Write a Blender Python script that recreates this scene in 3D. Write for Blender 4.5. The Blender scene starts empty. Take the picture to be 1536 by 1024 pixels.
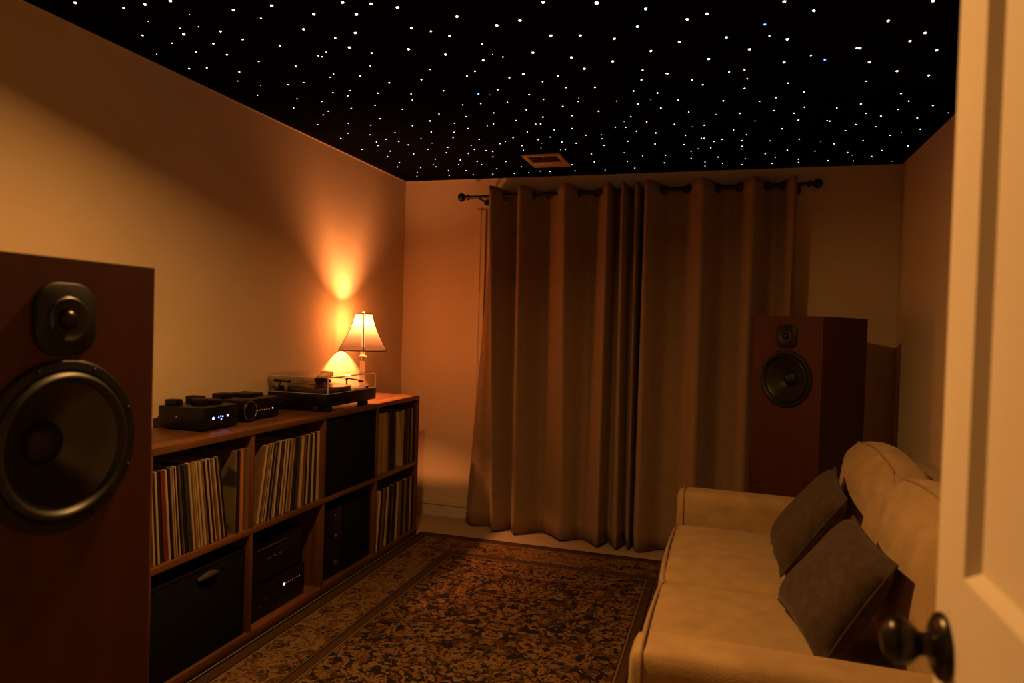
import bpy, bmesh, math, random
from mathutils import Vector, Matrix

random.seed(11)
scene = bpy.context.scene
COL = scene.collection
R = math.radians
PI = math.pi

# ------------------------------------------------------------------ room sizes (metres)
W = 2.957          # width of the room (left wall x = 0, right wall x = W)
H = 2.20           # ceiling height; back wall is y = 0, the camera looks towards +y
YF = -4.20         # front wall (doorway) plane
SHELF_TOP = 0.8365

# ------------------------------------------------------------------ materials
def new_mat(name):
    m = bpy.data.materials.new(name)
    m.use_nodes = True
    nt = m.node_tree
    for n in list(nt.nodes):
        nt.nodes.remove(n)
    out = nt.nodes.new('ShaderNodeOutputMaterial')
    return m, nt, out

def N(nt, kind, **kw):
    n = nt.nodes.new(kind)
    for k, v in kw.items():
        if k in n.inputs:
            n.inputs[k].default_value = v
        else:
            setattr(n, k, v)
    return n

def L(nt, a, b):
    nt.links.new(a, b)

def rgba(c):
    return (c[0], c[1], c[2], 1.0)

def mat(name, c1, c2=None, rough=0.6, scale=40.0, stretch=(1, 1, 1), bump=0.0, bscale=None,
        spec=0.5, metal=0.0, sheen=0.0, coat=0.0, detail=4.0):
    m, nt, out = new_mat(name)
    p = N(nt, 'ShaderNodeBsdfPrincipled', Roughness=rough, Metallic=metal)
    p.inputs['Specular IOR Level'].default_value = spec
    p.inputs['Sheen Weight'].default_value = sheen
    p.inputs['Coat Weight'].default_value = coat
    L(nt, p.outputs[0], out.inputs[0])
    tc = N(nt, 'ShaderNodeTexCoord')
    mp = N(nt, 'ShaderNodeMapping')
    mp.inputs['Scale'].default_value = stretch
    L(nt, tc.outputs['Object'], mp.inputs[0])
    if c2 is None:
        c2 = tuple(min(1.0, v * 0.86) for v in c1)
    no = N(nt, 'ShaderNodeTexNoise', Scale=scale, Detail=detail)
    L(nt, mp.outputs[0], no.inputs['Vector'])
    cr = N(nt, 'ShaderNodeValToRGB')
    cr.color_ramp.elements[0].position = 0.32
    cr.color_ramp.elements[1].position = 0.68
    cr.color_ramp.elements[0].color = rgba(c1)
    cr.color_ramp.elements[1].color = rgba(c2)
    L(nt, no.outputs['Fac'], cr.inputs[0])
    L(nt, cr.outputs[0], p.inputs['Base Color'])
    if bump > 0:
        nb = N(nt, 'ShaderNodeTexNoise', Scale=bscale or scale * 6, Detail=3.0)
        L(nt, mp.outputs[0], nb.inputs['Vector'])
        b = N(nt, 'ShaderNodeBump', Strength=bump, Distance=0.002)
        L(nt, nb.outputs['Fac'], b.inputs['Height'])
        L(nt, b.outputs[0], p.inputs['Normal'])
    return m

def emit(name, c, s):
    m, nt, out = new_mat(name)
    e = N(nt, 'ShaderNodeEmission', Strength=s)
    e.inputs[0].default_value = rgba(c)
    L(nt, e.outputs[0], out.inputs[0])
    m.cycles.emission_sampling = 'NONE'
    return m

def clear(name, tint, gloss_rough=0.03, diff=0.0, facing=0.25):
    """thin clear acrylic or crystal: see-through with fresnel gloss and optional milky white standing in for caught light"""
    m, nt, out = new_mat(name)
    tr = N(nt, 'ShaderNodeBsdfTransparent')
    tr.inputs[0].default_value = rgba(tint)
    gl = N(nt, 'ShaderNodeBsdfGlossy', Roughness=gloss_rough)
    lw = N(nt, 'ShaderNodeFresnel', IOR=1.0 + facing)
    mx = N(nt, 'ShaderNodeMixShader')
    L(nt, lw.outputs[0], mx.inputs[0])
    L(nt, tr.outputs[0], mx.inputs[1])
    L(nt, gl.outputs[0], mx.inputs[2])
    last = mx
    if diff > 0:
        tl = N(nt, 'ShaderNodeBsdfTranslucent')
        tl.inputs[0].default_value = (0.9, 0.85, 0.78, 1)
        df = N(nt, 'ShaderNodeBsdfDiffuse')
        df.inputs[0].default_value = (0.9, 0.85, 0.78, 1)
        ad = N(nt, 'ShaderNodeMixShader')
        ad.inputs[0].default_value = 0.5
        L(nt, tl.outputs[0], ad.inputs[1])
        L(nt, df.outputs[0], ad.inputs[2])
        m2 = N(nt, 'ShaderNodeMixShader')
        m2.inputs[0].default_value = diff
        L(nt, mx.outputs[0], m2.inputs[1])
        L(nt, ad.outputs[0], m2.inputs[2])
        last = m2
    L(nt, last.outputs[0], out.inputs[0])
    return m

def rug_material(hw, hl):
    m, nt, out = new_mat('persian_rug_weave')
    p = N(nt, 'ShaderNodeBsdfPrincipled', Roughness=0.95)
    p.inputs['Specular IOR Level'].default_value = 0.08
    L(nt, p.outputs[0], out.inputs[0])
    tc = N(nt, 'ShaderNodeTexCoord')
    sp = N(nt, 'ShaderNodeSeparateXYZ')
    L(nt, tc.outputs['Object'], sp.inputs[0])

    def math_(op, a, b=None, c=None):
        n = N(nt, 'ShaderNodeMath', operation=op)
        for i, v in enumerate((a, b, c)):
            if v is None:
                continue
            if isinstance(v, (int, float)):
                n.inputs[i].default_value = v
            else:
                L(nt, v, n.inputs[i])
        return n.outputs[0]

    ax = math_('ABSOLUTE', sp.outputs['X'])
    ay = math_('ABSOLUTE', sp.outputs['Y'])
    dx = math_('SUBTRACT', hw, ax)
    dy = math_('SUBTRACT', hl, ay)
    d = math_('MINIMUM', dx, dy)
    # distorted coordinates for the hand-knotted look, mirrored across the long axis
    cx = N(nt, 'ShaderNodeCombineXYZ')
    L(nt, ax, cx.inputs[0])
    L(nt, sp.outputs['Y'], cx.inputs[1])
    nd = N(nt, 'ShaderNodeTexNoise', Scale=16.0, Detail=2.0)
    L(nt, cx.outputs[0], nd.inputs['Vector'])
    vm = N(nt, 'ShaderNodeVectorMath', operation='MULTIPLY_ADD')
    L(nt, nd.outputs['Color'], vm.inputs[0])
    vm.inputs[1].default_value = (0.05, 0.05, 0.0)
    L(nt, cx.outputs[0], vm.inputs[2])

    def ramp(src, stops, mode='CONSTANT'):
        r = N(nt, 'ShaderNodeValToRGB')
        r.color_ramp.interpolation = mode
        els = r.color_ramp.elements
        while len(els) < len(stops):
            els.new(0.5)
        for e, (pos, c) in zip(els, stops):
            e.position = pos
            e.color = rgba(c)
        L(nt, src, r.inputs[0])
        return r.outputs[0]

    dark = (0.020, 0.014, 0.012); navy = (0.022, 0.021, 0.024); ochre = (0.20, 0.118, 0.050)
    rust = (0.135, 0.058, 0.026); tan = (0.22, 0.14, 0.07); brown = (0.075, 0.040, 0.020)
    # palmettes
    v1 = N(nt, 'ShaderNodeTexVoronoi', Scale=8.5, Randomness=0.75)
    L(nt, vm.outputs[0], v1.inputs['Vector'])
    ros = ramp(v1.outputs['Distance'], [(0.0, dark), (0.10, rust), (0.18, ochre), (0.30, brown), (0.36, ochre),
                                        (0.50, dark), (0.54, rust), (0.62, brown)])
    # leaves and tendrils
    v2 = N(nt, 'ShaderNodeTexVoronoi', Scale=27.0, feature='F1')
    L(nt, vm.outputs[0], v2.inputs['Vector'])
    leaf = ramp(v2.outputs['Distance'], [(0.0, ochre), (0.30, rust), (0.42, ochre), (0.56, dark)])
    nz = N(nt, 'ShaderNodeTexNoise', Scale=22.0, Detail=3.0, Roughness=0.6)
    L(nt, cx.outputs[0], nz.inputs['Vector'])
    pick = ramp(nz.outputs['Fac'], [(0.0, (0, 0, 0)), (0.49, (1, 1, 1))])
    mx = N(nt, 'ShaderNodeMix', data_type='RGBA')
    L(nt, pick, mx.inputs[0])
    L(nt, ros, mx.inputs[6])
    L(nt, leaf, mx.inputs[7])
    field = mx.outputs[2]
    nz2 = N(nt, 'ShaderNodeTexNoise', Scale=48.0, Detail=2.0)
    L(nt, cx.outputs[0], nz2.inputs['Vector'])
    pick2 = ramp(nz2.outputs['Fac'], [(0.0, (0, 0, 0)), (0.585, (1, 1, 1))])
    mx2 = N(nt, 'ShaderNodeMix', data_type='RGBA')
    L(nt, pick2, mx2.inputs[0])
    L(nt, field, mx2.inputs[6])
    mx2.inputs[7].default_value = rgba(dark)
    field = mx2.outputs[2]
    # main border: paler ground with flowers
    v3 = N(nt, 'ShaderNodeTexVoronoi', Scale=10.5, Randomness=0.65)
    L(nt, vm.outputs[0], v3.inputs['Vector'])
    bor = ramp(v3.outputs['Distance'], [(0.0, rust), (0.12, dark), (0.22, brown), (0.30, rust), (0.38, dark), (0.44, ochre), (0.56, tan), (0.64, ochre)])
    v4 = N(nt, 'ShaderNodeTexVoronoi', Scale=30.0)
    L(nt, vm.outputs[0], v4.inputs['Vector'])
    bleaf = ramp(v4.outputs['Distance'], [(0.0, brown), (0.20, dark), (0.30, ochre), (0.60, rust)])
    mb = N(nt, 'ShaderNodeMix', data_type='RGBA')
    L(nt, pick, mb.inputs[0]); L(nt, bleaf, mb.inputs[6]); L(nt, bor, mb.inputs[7])
    bor = mb.outputs[2]
    mx3 = N(nt, 'ShaderNodeMix', data_type='RGBA')
    L(nt, pick2, mx3.inputs[0])
    L(nt, bor, mx3.inputs[6])
    mx3.inputs[7].default_value = rgba(brown)
    # zones by distance from the edge
    zone = ramp(d, [(0.0, (0, 0, 0)), (0.072, (1, 1, 1)), (0.275, (0, 0, 0))])
    zin = ramp(d, [(0.0, (0, 0, 0)), (0.338, (1, 1, 1))])
    guard = ramp(d, [(0.0, dark), (0.012, brown), (0.055, dark), (0.064, tan), (0.072, dark), (0.278, ochre), (0.284, dark),
                     (0.292, brown), (0.322, dark), (0.328, ochre), (0.333, dark)])
    a = N(nt, 'ShaderNodeMix', data_type='RGBA')
    L(nt, zone, a.inputs[0]); L(nt, guard, a.inputs[6]); L(nt, mx3.outputs[2], a.inputs[7])
    b = N(nt, 'ShaderNodeMix', data_type='RGBA')
    L(nt, zin, b.inputs[0]); L(nt, a.outputs[2], b.inputs[6]); L(nt, field, b.inputs[7])
    # wear
    nw = N(nt, 'ShaderNodeTexNoise', Scale=300.0, Detail=2.0)
    L(nt, tc.outputs['Object'], nw.inputs['Vector'])
    wr = ramp(nw.outputs['Fac'], [(0.3, (0.75, 0.75, 0.75)), (0.7, (1.1, 1.1, 1.1))], 'LINEAR')
    mu = N(nt, 'ShaderNodeMix', data_type='RGBA', blend_type='MULTIPLY')
    mu.inputs[0].default_value = 1.0
    L(nt, b.outputs[2], mu.inputs[6]); L(nt, wr, mu.inputs[7])
    L(nt, mu.outputs[2], p.inputs['Base Color'])
    bp = N(nt, 'ShaderNodeBump', Strength=0.4, Distance=0.003)
    L(nt, nw.outputs['Fac'], bp.inputs['Height'])
    L(nt, bp.outputs[0], p.inputs['Normal'])
    return m

def shade_material():
    m, nt, out = new_mat('lamp_shade_silk')
    tl = N(nt, 'ShaderNodeBsdfTranslucent')
    tl.inputs[0].default_value = (0.62, 0.46, 0.30, 1)
    df = N(nt, 'ShaderNodeBsdfDiffuse')
    tc = N(nt, 'ShaderNodeTexCoord')
    mp = N(nt, 'ShaderNodeMapping')
    mp.inputs['Scale'].default_value = (1, 1, 0.08)
    L(nt, tc.outputs['Object'], mp.inputs[0])
    no = N(nt, 'ShaderNodeTexNoise', Scale=160.0, Detail=3.0)
    L(nt, mp.outputs[0], no.inputs['Vector'])
    cr = N(nt, 'ShaderNodeValToRGB')
    cr.color_ramp.elements[0].color = (0.042, 0.033, 0.026, 1)
    cr.color_ramp.elements[1].color = (0.070, 0.058, 0.048, 1)
    L(nt, no.outputs['Fac'], cr.inputs[0])
    L(nt, cr.outputs[0], df.inputs[0])
    L(nt, cr.outputs[0], tl.inputs[0])
    mx = N(nt, 'ShaderNodeMixShader')
    mx.inputs[0].default_value = SHADE_DIFF
    L(nt, tl.outputs[0], mx.inputs[1])
    L(nt, df.outputs[0], mx.inputs[2])
    tr = N(nt, 'ShaderNodeBsdfTransparent')
    tr.inputs[0].default_value = (1.0, 0.82, 0.62, 1)
    m2 = N(nt, 'ShaderNodeMixShader')
    m2.inputs[0].default_value = SHADE_CLEAR
    L(nt, mx.outputs[0], m2.inputs[1])
    L(nt, tr.outputs[0], m2.inputs[2])
    L(nt, m2.outputs[0], out.inputs[0])
    return m

def sleeve_art_material():
    m, nt, out = new_mat('sleeve_art')
    p = N(nt, 'ShaderNodeBsdfPrincipled', Roughness=0.5)
    L(nt, p.outputs[0], out.inputs[0])
    tc = N(nt, 'ShaderNodeTexCoord')
    v = N(nt, 'ShaderNodeTexNoise', Scale=7.0, Detail=3.0)
    L(nt, tc.outputs['Object'], v.inputs['Vector'])
    cr = N(nt, 'ShaderNodeValToRGB')
    e = cr.color_ramp.elements
    e[0].position = 0.40; e[0].color = (0.03, 0.025, 0.02, 1)
    e[1].position = 0.47; e[1].color = (0.15, 0.11, 0.06, 1)
    L(nt, v.outputs['Fac'], cr.inputs[0])
    L(nt, cr.outputs[0], p.inputs['Base Color'])
    return m

def bulb_material():
    m, nt, out = new_mat('lit_bulb_glass')
    tr = N(nt, 'ShaderNodeBsdfTransparent')
    e = N(nt, 'ShaderNodeEmission', Strength=3.0)
    e.inputs[0].default_value = (1.0, 0.6, 0.25, 1)
    ad = N(nt, 'ShaderNodeAddShader')
    L(nt, tr.outputs[0], ad.inputs[0]); L(nt, e.outputs[0], ad.inputs[1])
    L(nt, ad.outputs[0], out.inputs[0])
    m.cycles.emission_sampling = 'NONE'
    return m

SHADE_DIFF = 0.25
SHADE_CLEAR = 0.085

# ------------------------------------------------------------------ mesh helpers
def rbox(bm, x0, x1, y0, y1, z0, z1, r=0.0, seg=2):
    t = bmesh.new()
    bmesh.ops.create_cube(t, size=1.0)
    for v in t.verts:
        v.co = Vector(((x0 + x1) / 2 + v.co.x * (x1 - x0), (y0 + y1) / 2 + v.co.y * (y1 - y0), (z0 + z1) / 2 + v.co.z * (z1 - z0)))
    if r > 0:
        bmesh.ops.bevel(t, geom=list(t.edges), offset=r, segments=seg, profile=0.5, affect='EDGES', clamp_overlap=True)
    merge(bm, t)

def merge(bm, t, mtx=None):
    if mtx is not None:
        t.transform(mtx)
    me = bpy.data.meshes.new('tmp')
    t.to_mesh(me)
    t.free()
    bm.from_mesh(me)
    bpy.data.meshes.remove(me)

def lathe(bm, prof, seg=32, mtx=None, close=True):
    """prof: list of (radius, height) along local +z"""
    t = bmesh.new()
    rings = []
    for r, z in prof:
        if r < 1e-6:
            rings.append([t.verts.new((0, 0, z))])
        else:
            rings.append([t.verts.new((r * math.cos(2 * PI * i / seg), r * math.sin(2 * PI * i / seg), z)) for i in range(seg)])
    for a, b in zip(rings, rings[1:]):
        for i in range(seg):
            j = (i + 1) % seg
            if len(a) == 1 and len(b) == 1:
                continue
            if len(a) == 1:
                t.faces.new((a[0], b[i], b[j]))
            elif len(b) == 1:
                t.faces.new((a[i], a[j], b[0]))
            else:
                t.faces.new((a[i], a[j], b[j], b[i]))
    if close:
        for ring in (rings[0], rings[-1]):
            if len(ring) > 2:
                t.faces.new(ring)
    bmesh.ops.recalc_face_normals(t, faces=list(t.faces))
    merge(bm, t, mtx)

def catmull(pts, n=8):
    P = [Vector(p) for p in pts]
    P = [P[0] * 2 - P[1]] + P + [P[-1] * 2 - P[-2]]
    o = []
    for i in range(1, len(P) - 2):
        for k in range(n):
            t = k / n
            a, b, c, d = P[i - 1], P[i], P[i + 1], P[i + 2]
            o.append(0.5 * ((2 * b) + (c - a) * t + (2 * a - 5 * b + 4 * c - d) * t * t + (3 * b - a - 3 * c + d) * t ** 3))
    o.append(P[-2])
    return o

def tube(bm, pts, r, seg=10, closed=False):
    P = [Vector(p) for p in pts]
    n = len(P)
    t = bmesh.new()
    rings = []
    up = None
    for i, p in enumerate(P):
        if closed:
            d = (P[(i + 1) % n] - P[i - 1]).normalized()
        else:
            d = (P[min(i + 1, n - 1)] - P[max(i - 1, 0)]).normalized()
        if up is None:
            up = Vector((0, 0, 1)) if abs(d.z) < 0.9 else Vector((1, 0, 0))
        u = d.cross(up)
        if u.length < 1e-6:
            u = d.orthogonal()
        u.normalize()
        w = u.cross(d).normalized()
        up = w
        rr = r[i] if isinstance(r, (list, tuple)) else r
        rings.append([t.verts.new(p + u * rr * math.cos(2 * PI * k / seg) + w * rr * math.sin(2 * PI * k / seg)) for k in range(seg)])
    m = n if closed else n - 1
    for i in range(m):
        a, b = rings[i], rings[(i + 1) % n]
        for k in range(seg):
            j = (k + 1) % seg
            t.faces.new((a[k], a[j], b[j], b[k]))
    if not closed:
        t.faces.new(rings[0]); t.faces.new(rings[-1])
    bmesh.ops.recalc_face_normals(t, faces=list(t.faces))
    merge(bm, t)

def sphere(bm, c, r, u=20, v=14, sc=(1, 1, 1)):
    t = bmesh.new()
    bmesh.ops.create_uvsphere(t, u_segments=u, v_segments=v, radius=r)
    merge(bm, t, Matrix.Translation(c) @ Matrix.Diagonal((sc[0], sc[1], sc[2], 1)))

def axis_m(origin, direction):
    return Matrix.Translation(origin) @ Vector(direction).to_track_quat('Z', 'Y').to_matrix().to_4x4()

def softbox(sx, sy, sz, r, bulge=(0, 0, 0), n=14):
    """rounded, plumped cushion centred on the origin; bulge per axis"""
    t = bmesh.new()
    bmesh.ops.create_cube(t, size=2.0)
    bmesh.ops.subdivide_edges(t, edges=list(t.edges), cuts=n, use_grid_fill=True)
    h = Vector((sx / 2, sy / 2, sz / 2))
    for v in t.verts:
        u = v.co.copy()
        q = Vector((u.x * h.x, u.y * h.y, u.z * h.z))
        c = Vector([max(-(h[i] - r), min(h[i] - r, q[i])) for i in range(3)])
        dv = q - c
        # push the shell onto the rounded box
        m = max(abs(dv[i]) for i in range(3))
        if dv.length > 1e-9:
            q = c + dv.normalized() * m
        f = [1 - u[i] ** 2 for i in range(3)]
        q.x += bulge[0] * math.copysign(1, u.x) * (abs(u.x) ** 2) * f[1] * f[2]
        q.y += bulge[1] * math.copysign(1, u.y) * (abs(u.y) ** 2) * f[0] * f[2]
        q.z += bulge[2] * math.copysign(1, u.z) * (abs(u.z) ** 2) * f[0] * f[1]
        v.co = q
    return t

def pillow(corners, thick, n=18, pinch=0.06):
    """scatter cushion between four corners (anticlockwise), plump in the middle with thin seams"""
    A, B, C_, D = [Vector(c) for c in corners]
    nrm = ((B - A).cross(D - A)).normalized()
    ctr = (A + B + C_ + D) / 4
    t = bmesh.new()
    sides = []
    for s in (1, -1):
        g = []
        for i in range(n + 1):
            row = []
            for j in range(n + 1):
                u, v = i / n * 2 - 1, j / n * 2 - 1
                p = (A * (1 - u) * (1 - v) + B * (1 + u) * (1 - v) + C_ * (1 + u) * (1 + v) + D * (1 - u) * (1 + v)) / 4
                k = pinch * (abs(u) * (1 - v * v) * abs(u) ** 3 + abs(v) ** 4 * (1 - u * u))
                p = p + (ctr - p) * k
                hgt = thick / 2 * ((1 - u ** 4) * (1 - v ** 4)) ** 0.62
                edge = (abs(u) > 0.999 or abs(v) > 0.999)
                if s == -1 and edge:
                    row.append(sides[0][i][j])
                else:
                    wob = 0.004 * math.sin(5 * u + 3 * v) * (0 if edge else 1)
                    row.append(t.verts.new(p + nrm * s * (hgt + wob)))
            g.append(row)
        sides.append(g)
        for i in range(n):
            for j in range(n):
                q = (g[i][j], g[i + 1][j], g[i + 1][j + 1], g[i][j + 1])
                try:
                    t.faces.new(q if s == 1 else q[::-1])
                except ValueError:
                    pass
    rim = [sides[0][i][0].co.copy() for i in range(n)] + [sides[0][n][j].co.copy() for j in range(n)] + \
          [sides[0][n - i][n].co.copy() for i in range(n)] + [sides[0][0][n - j].co.copy() for j in range(n)]
    return t, rim

# ------------------------------------------------------------------ object helpers
def root_of(o):
    while o.parent:
        o = o.parent
    return o

def obj(name, bm, material, parent=None, local=False, smooth=35, loc=None):
    """one mesh object; coordinates are room coordinates unless local=True"""
    if parent is not None and not local:
        r = root_of(parent)
        bm.transform(Matrix.Translation(-Vector(r.location)))
    if parent is None and loc is not None:
        bm.transform(Matrix.Translation(-Vector(loc)))
    me = bpy.data.meshes.new(name)
    bm.to_mesh(me)
    bm.free()
    for p in me.polygons:
        p.use_smooth = smooth > 0
    if smooth > 0:
        me.set_sharp_from_angle(angle=R(smooth))
    me.materials.append(material)
    o = bpy.data.objects.new(name, me)
    COL.objects.link(o)
    if loc is not None:
        o.location = loc
    if parent is not None:
        o.parent = parent
    return o

def tag(o, label, cat, group=None, kind=None):
    o['label'] = label
    o['category'] = cat
    if group:
        o['group'] = group
    if kind:
        o['kind'] = kind
    return o

def thing(name, label, cat, loc=(0, 0, 0), rotz=0.0, group=None):
    o = bpy.data.objects.new(name, None)
    o.empty_display_size = 0.1
    COL.objects.link(o)
    o.location = loc
    o.rotation_euler = (0, 0, rotz)
    return tag(o, label, cat, group)

def struct(name, bm, m, parent=None, smooth=0):
    o = obj(name, bm, m, parent, smooth=smooth)
    if parent is None:
        o['kind'] = 'structure'
    return o

def B():
    return bmesh.new()

# ------------------------------------------------------------------ palette
M_wall = mat('beige_wall_paint', (0.66, 0.52, 0.36), (0.615, 0.485, 0.33), rough=0.85, scale=3, bump=0.12, bscale=260, spec=0.25)
M_trim = mat('cream_trim_paint', (0.62, 0.53, 0.41), rough=0.5, scale=5, spec=0.4)
M_ceil = mat('black_ceiling_felt', (0.0035, 0.0035, 0.004), rough=1.0, scale=60, spec=0.0)
M_carpet = mat('beige_carpet', (0.42, 0.33, 0.23), (0.34, 0.26, 0.18), rough=1.0, scale=90, bump=0.8, bscale=420, spec=0.05)
M_door = mat('cream_door_paint', (0.76, 0.68, 0.57), (0.735, 0.655, 0.55), rough=0.55, scale=6, bump=0.05, bscale=120, spec=0.3)
M_bronze = mat('dark_bronze', (0.022, 0.016, 0.012), rough=0.28, scale=30, metal=0.6, spec=0.6)
M_iron = mat('black_iron', (0.012, 0.010, 0.009), rough=0.4, scale=30, metal=0.3)
M_walnut = mat('walnut_shelf', (0.17, 0.070, 0.026), (0.066, 0.025, 0.011), rough=0.38, scale=26, stretch=(1.0, 0.07, 1.0), spec=0.4, detail=7)
M_walnut_v = mat('walnut_upright', (0.15, 0.060, 0.024), (0.066, 0.025, 0.011), rough=0.42, scale=26, stretch=(1.0, 1.0, 0.07), spec=0.4, detail=7)
M_mahog = mat('mahogany_veneer', (0.068, 0.020, 0.010), (0.046, 0.013, 0.007), rough=0.5, scale=14, stretch=(1, 1, 0.10), spec=0.25, detail=8)
M_blackplastic = mat('black_plastic', (0.006, 0.0055, 0.0055), rough=0.45, scale=60, spec=0.28)
M_blacksatin = mat('black_enamel', (0.005, 0.0045, 0.0045), rough=0.30, scale=60, spec=0.28)
M_rubber = mat('black_rubber', (0.010, 0.009, 0.008), rough=0.45, scale=60, spec=0.4)
M_cone = mat('black_cone', (0.020, 0.017, 0.012), rough=0.30, scale=40, spec=0.5)
M_blackcloth = mat('black_fabric', (0.010, 0.010, 0.011), (0.006, 0.006, 0.007), rough=0.95, scale=240, bump=0.5, bscale=500, spec=0.05)
M_chrome = mat('chrome', (0.75, 0.72, 0.68), rough=0.16, scale=20, metal=1.0)
M_curtain = mat('taupe_curtain_velvet', (0.28, 0.19, 0.112), (0.245, 0.165, 0.096), rough=0.95, scale=30, bump=0.25, bscale=300, spec=0.05, sheen=0.1)
M_sofa = mat('beige_microsuede', (0.395, 0.27, 0.135), (0.31, 0.208, 0.10), rough=0.95, scale=13, bump=0.5, bscale=190, spec=0.06, sheen=0.15)
M_welt = mat('beige_welt_cord', (0.30, 0.205, 0.105), rough=0.95, scale=60, spec=0.05)
M_pillow = mat('dark_brown_pillow_cloth', (0.062, 0.042, 0.028), (0.042, 0.028, 0.018), rough=0.95, scale=42, bump=0.6, bscale=170, spec=0.08, sheen=0.1)
M_vent = mat('painted_vent_metal', (0.50, 0.36, 0.22), rough=0.5, scale=12)
M_holeshade = mat('cavity_shade', (0.006, 0.005, 0.005), rough=1.0, scale=20, spec=0.0)
M_acrylic = clear('clear_acrylic', (0.965, 0.95, 0.93), 0.02, 0.0, 0.2)
M_edgeglint = clear('acrylic_edge_glint', (0.95, 0.92, 0.88), 0.05, 1.0, 0.3)
M_crystal = clear('lamp_crystal', (0.95, 0.92, 0.88), 0.03, 0.65, 0.35)  # milky white mixed in so the crystal looks brightly lit
M_vinyl = mat('black_vinyl', (0.012, 0.011, 0.011), rough=0.22, scale=80, spec=0.5)
M_platter = mat('platter_metal', (0.30, 0.23, 0.16), rough=0.25, scale=30, metal=0.8)
M_shade = shade_material()
M_shadetrim = mat('shade_trim_braid', (0.10, 0.035, 0.018), rough=0.8, scale=60)
M_candle = mat('candle_sleeve', (0.85, 0.78, 0.66), rough=0.4, scale=20)
M_bulb = bulb_material()
M_handle = mat('grey_handle_webbing', (0.045, 0.038, 0.028), rough=0.8, scale=120)

# ------------------------------------------------------------------ the room
bm = B(); rbox(bm, -0.12, W + 0.12, YF - 0.9, 0.12, -0.10, 0.0)
struct('floor', bm, M_carpet)
bm = B(); rbox(bm, -0.12, W + 0.12, YF - 0.12, 0.12, H, H + 0.10)
struct('ceiling', bm, M_ceil)
bm = B(); rbox(bm, -0.12, 0.0, YF - 0.12, 0.12, 0.0, H)
struct('wall_left', bm, M_wall)
bm = B(); rbox(bm, W, W + 0.12, YF - 0.12, 0.12, 0.0, H)
struct('wall_right', bm, M_wall)
bm = B(); rbox(bm, 0.0, W, 0.0, 0.12, 0.0, H)
struct('wall_back', bm, M_wall)
bm = B()
rbox(bm, 0.0, 1.50, YF - 0.12, YF, 0.0, H)
rbox(bm, 2.36, W, YF - 0.12, YF, 0.0, H)
rbox(bm, 1.50, 2.36, YF - 0.12, YF, 2.06, H)
struct('wall_front', bm, M_wall)

def skirting(name, pts_axis, a0, a1, wall_at, sgn):
    bm = B()
    if pts_axis == 'x':
        rbox(bm, a0, a1, min(wall_at, wall_at + sgn * 0.012), max(wall_at, wall_at + sgn * 0.012), 0.0, 0.078)
        rbox(bm, a0, a1, min(wall_at, wall_at + sgn * 0.020), max(wall_at, wall_at + sgn * 0.020), 0.076, 0.088, 0.003)
        rbox(bm, a0, a1, min(wall_at, wall_at + sgn * 0.014), max(wall_at, wall_at + sgn * 0.014), 0.087, 0.100, 0.003)
    else:
        rbox(bm, min(wall_at, wall_at + sgn * 0.012), max(wall_at, wall_at + sgn * 0.012), a0, a1, 0.0, 0.078)
        rbox(bm, min(wall_at, wall_at + sgn * 0.020), max(wall_at, wall_at + sgn * 0.020), a0, a1, 0.076, 0.088, 0.003)
        rbox(bm, min(wall_at, wall_at + sgn * 0.014), max(wall_at, wall_at + sgn * 0.014), a0, a1, 0.087, 0.100, 0.003)
    struct(name, bm, M_trim)

skirting('baseboard_back', 'x', 0.0, W, 0.0, -1)
skirting('baseboard_left', 'y', YF, -0.02, 0.0, 1)
skirting('baseboard_right', 'y', YF, -0.02, W, -1)
# casing of the opening behind the curtains, and the thin bead under the ceiling
bm = B()
rbox(bm, 0.515, 0.575, -0.014, 0.0, 0.10, 2.0, 0.003)
rbox(bm, 0.523, 0.545, -0.018, -0.012, 0.10, 2.0, 0.003)
struct('trim_1', bm, M_wall)
bm = B(); rbox(bm, 0.0, 0.004, YF, 0.0, H - 0.004, H, 0.001)
struct('trim_2', bm, M_wall)
bm = B(); rbox(bm, 0.005, W, -0.004, 0.0, H - 0.004, H, 0.001)
struct('trim_3', bm, M_wall)

# door standing open along the right side, hinged on the front wall
dx, dt = 2.30, 0.035
y0d, y1d = -4.17, -3.412
def panel_cut(bm, ys, zs):
    """door face at x=dx with moulded recesses: ys/zs are lists of panel extents"""
    ya = [y0d] + sorted(v for p in ys for v in p) + [y1d]
    za = [0.008] + sorted(v for p in zs for v in p) + [2.04]
    ip, dp = 0.012, 0.009
    for i in range(len(ya) - 1):
        for k in range(len(za) - 1):
            a, b, c, d = ya[i], ya[i + 1], za[k], za[k + 1]
            if i % 2 == 1 and k % 2 == 1:
                o = [bm.verts.new((dx, y, z)) for y, z in ((a, c), (b, c), (b, d), (a, d))]
                m1 = [bm.verts.new((dx - 0.003, y, z)) for y, z in ((a + .002, c + .002), (b - .002, c + .002), (b - .002, d - .002), (a + .002, d - .002))]
                m2 = [bm.verts.new((dx + dp, y, z)) for y, z in ((a + ip, c + ip), (b - ip, c + ip), (b - ip, d - ip), (a + ip, d - ip))]
                for r0, r1 in ((o, m1), (m1, m2)):
                    for q in range(4):
                        bm.faces.new((r0[q], r0[(q + 1) % 4], r1[(q + 1) % 4], r1[q]))
                bm.faces.new(m2)
            else:
                bm.faces.new([bm.verts.new((dx, y, z)) for y, z in ((a, c), (b, c), (b, d), (a, d))])
bm = B()
panel_cut(bm, [(y0d + 0.095, -3.83), (-3.75, -3.507)], [(0.20, 0.84), (1.024, 1.90)])
rbox(bm, dx + 0.011, dx + dt, y0d, y1d, 0.008, 2.04)
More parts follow.
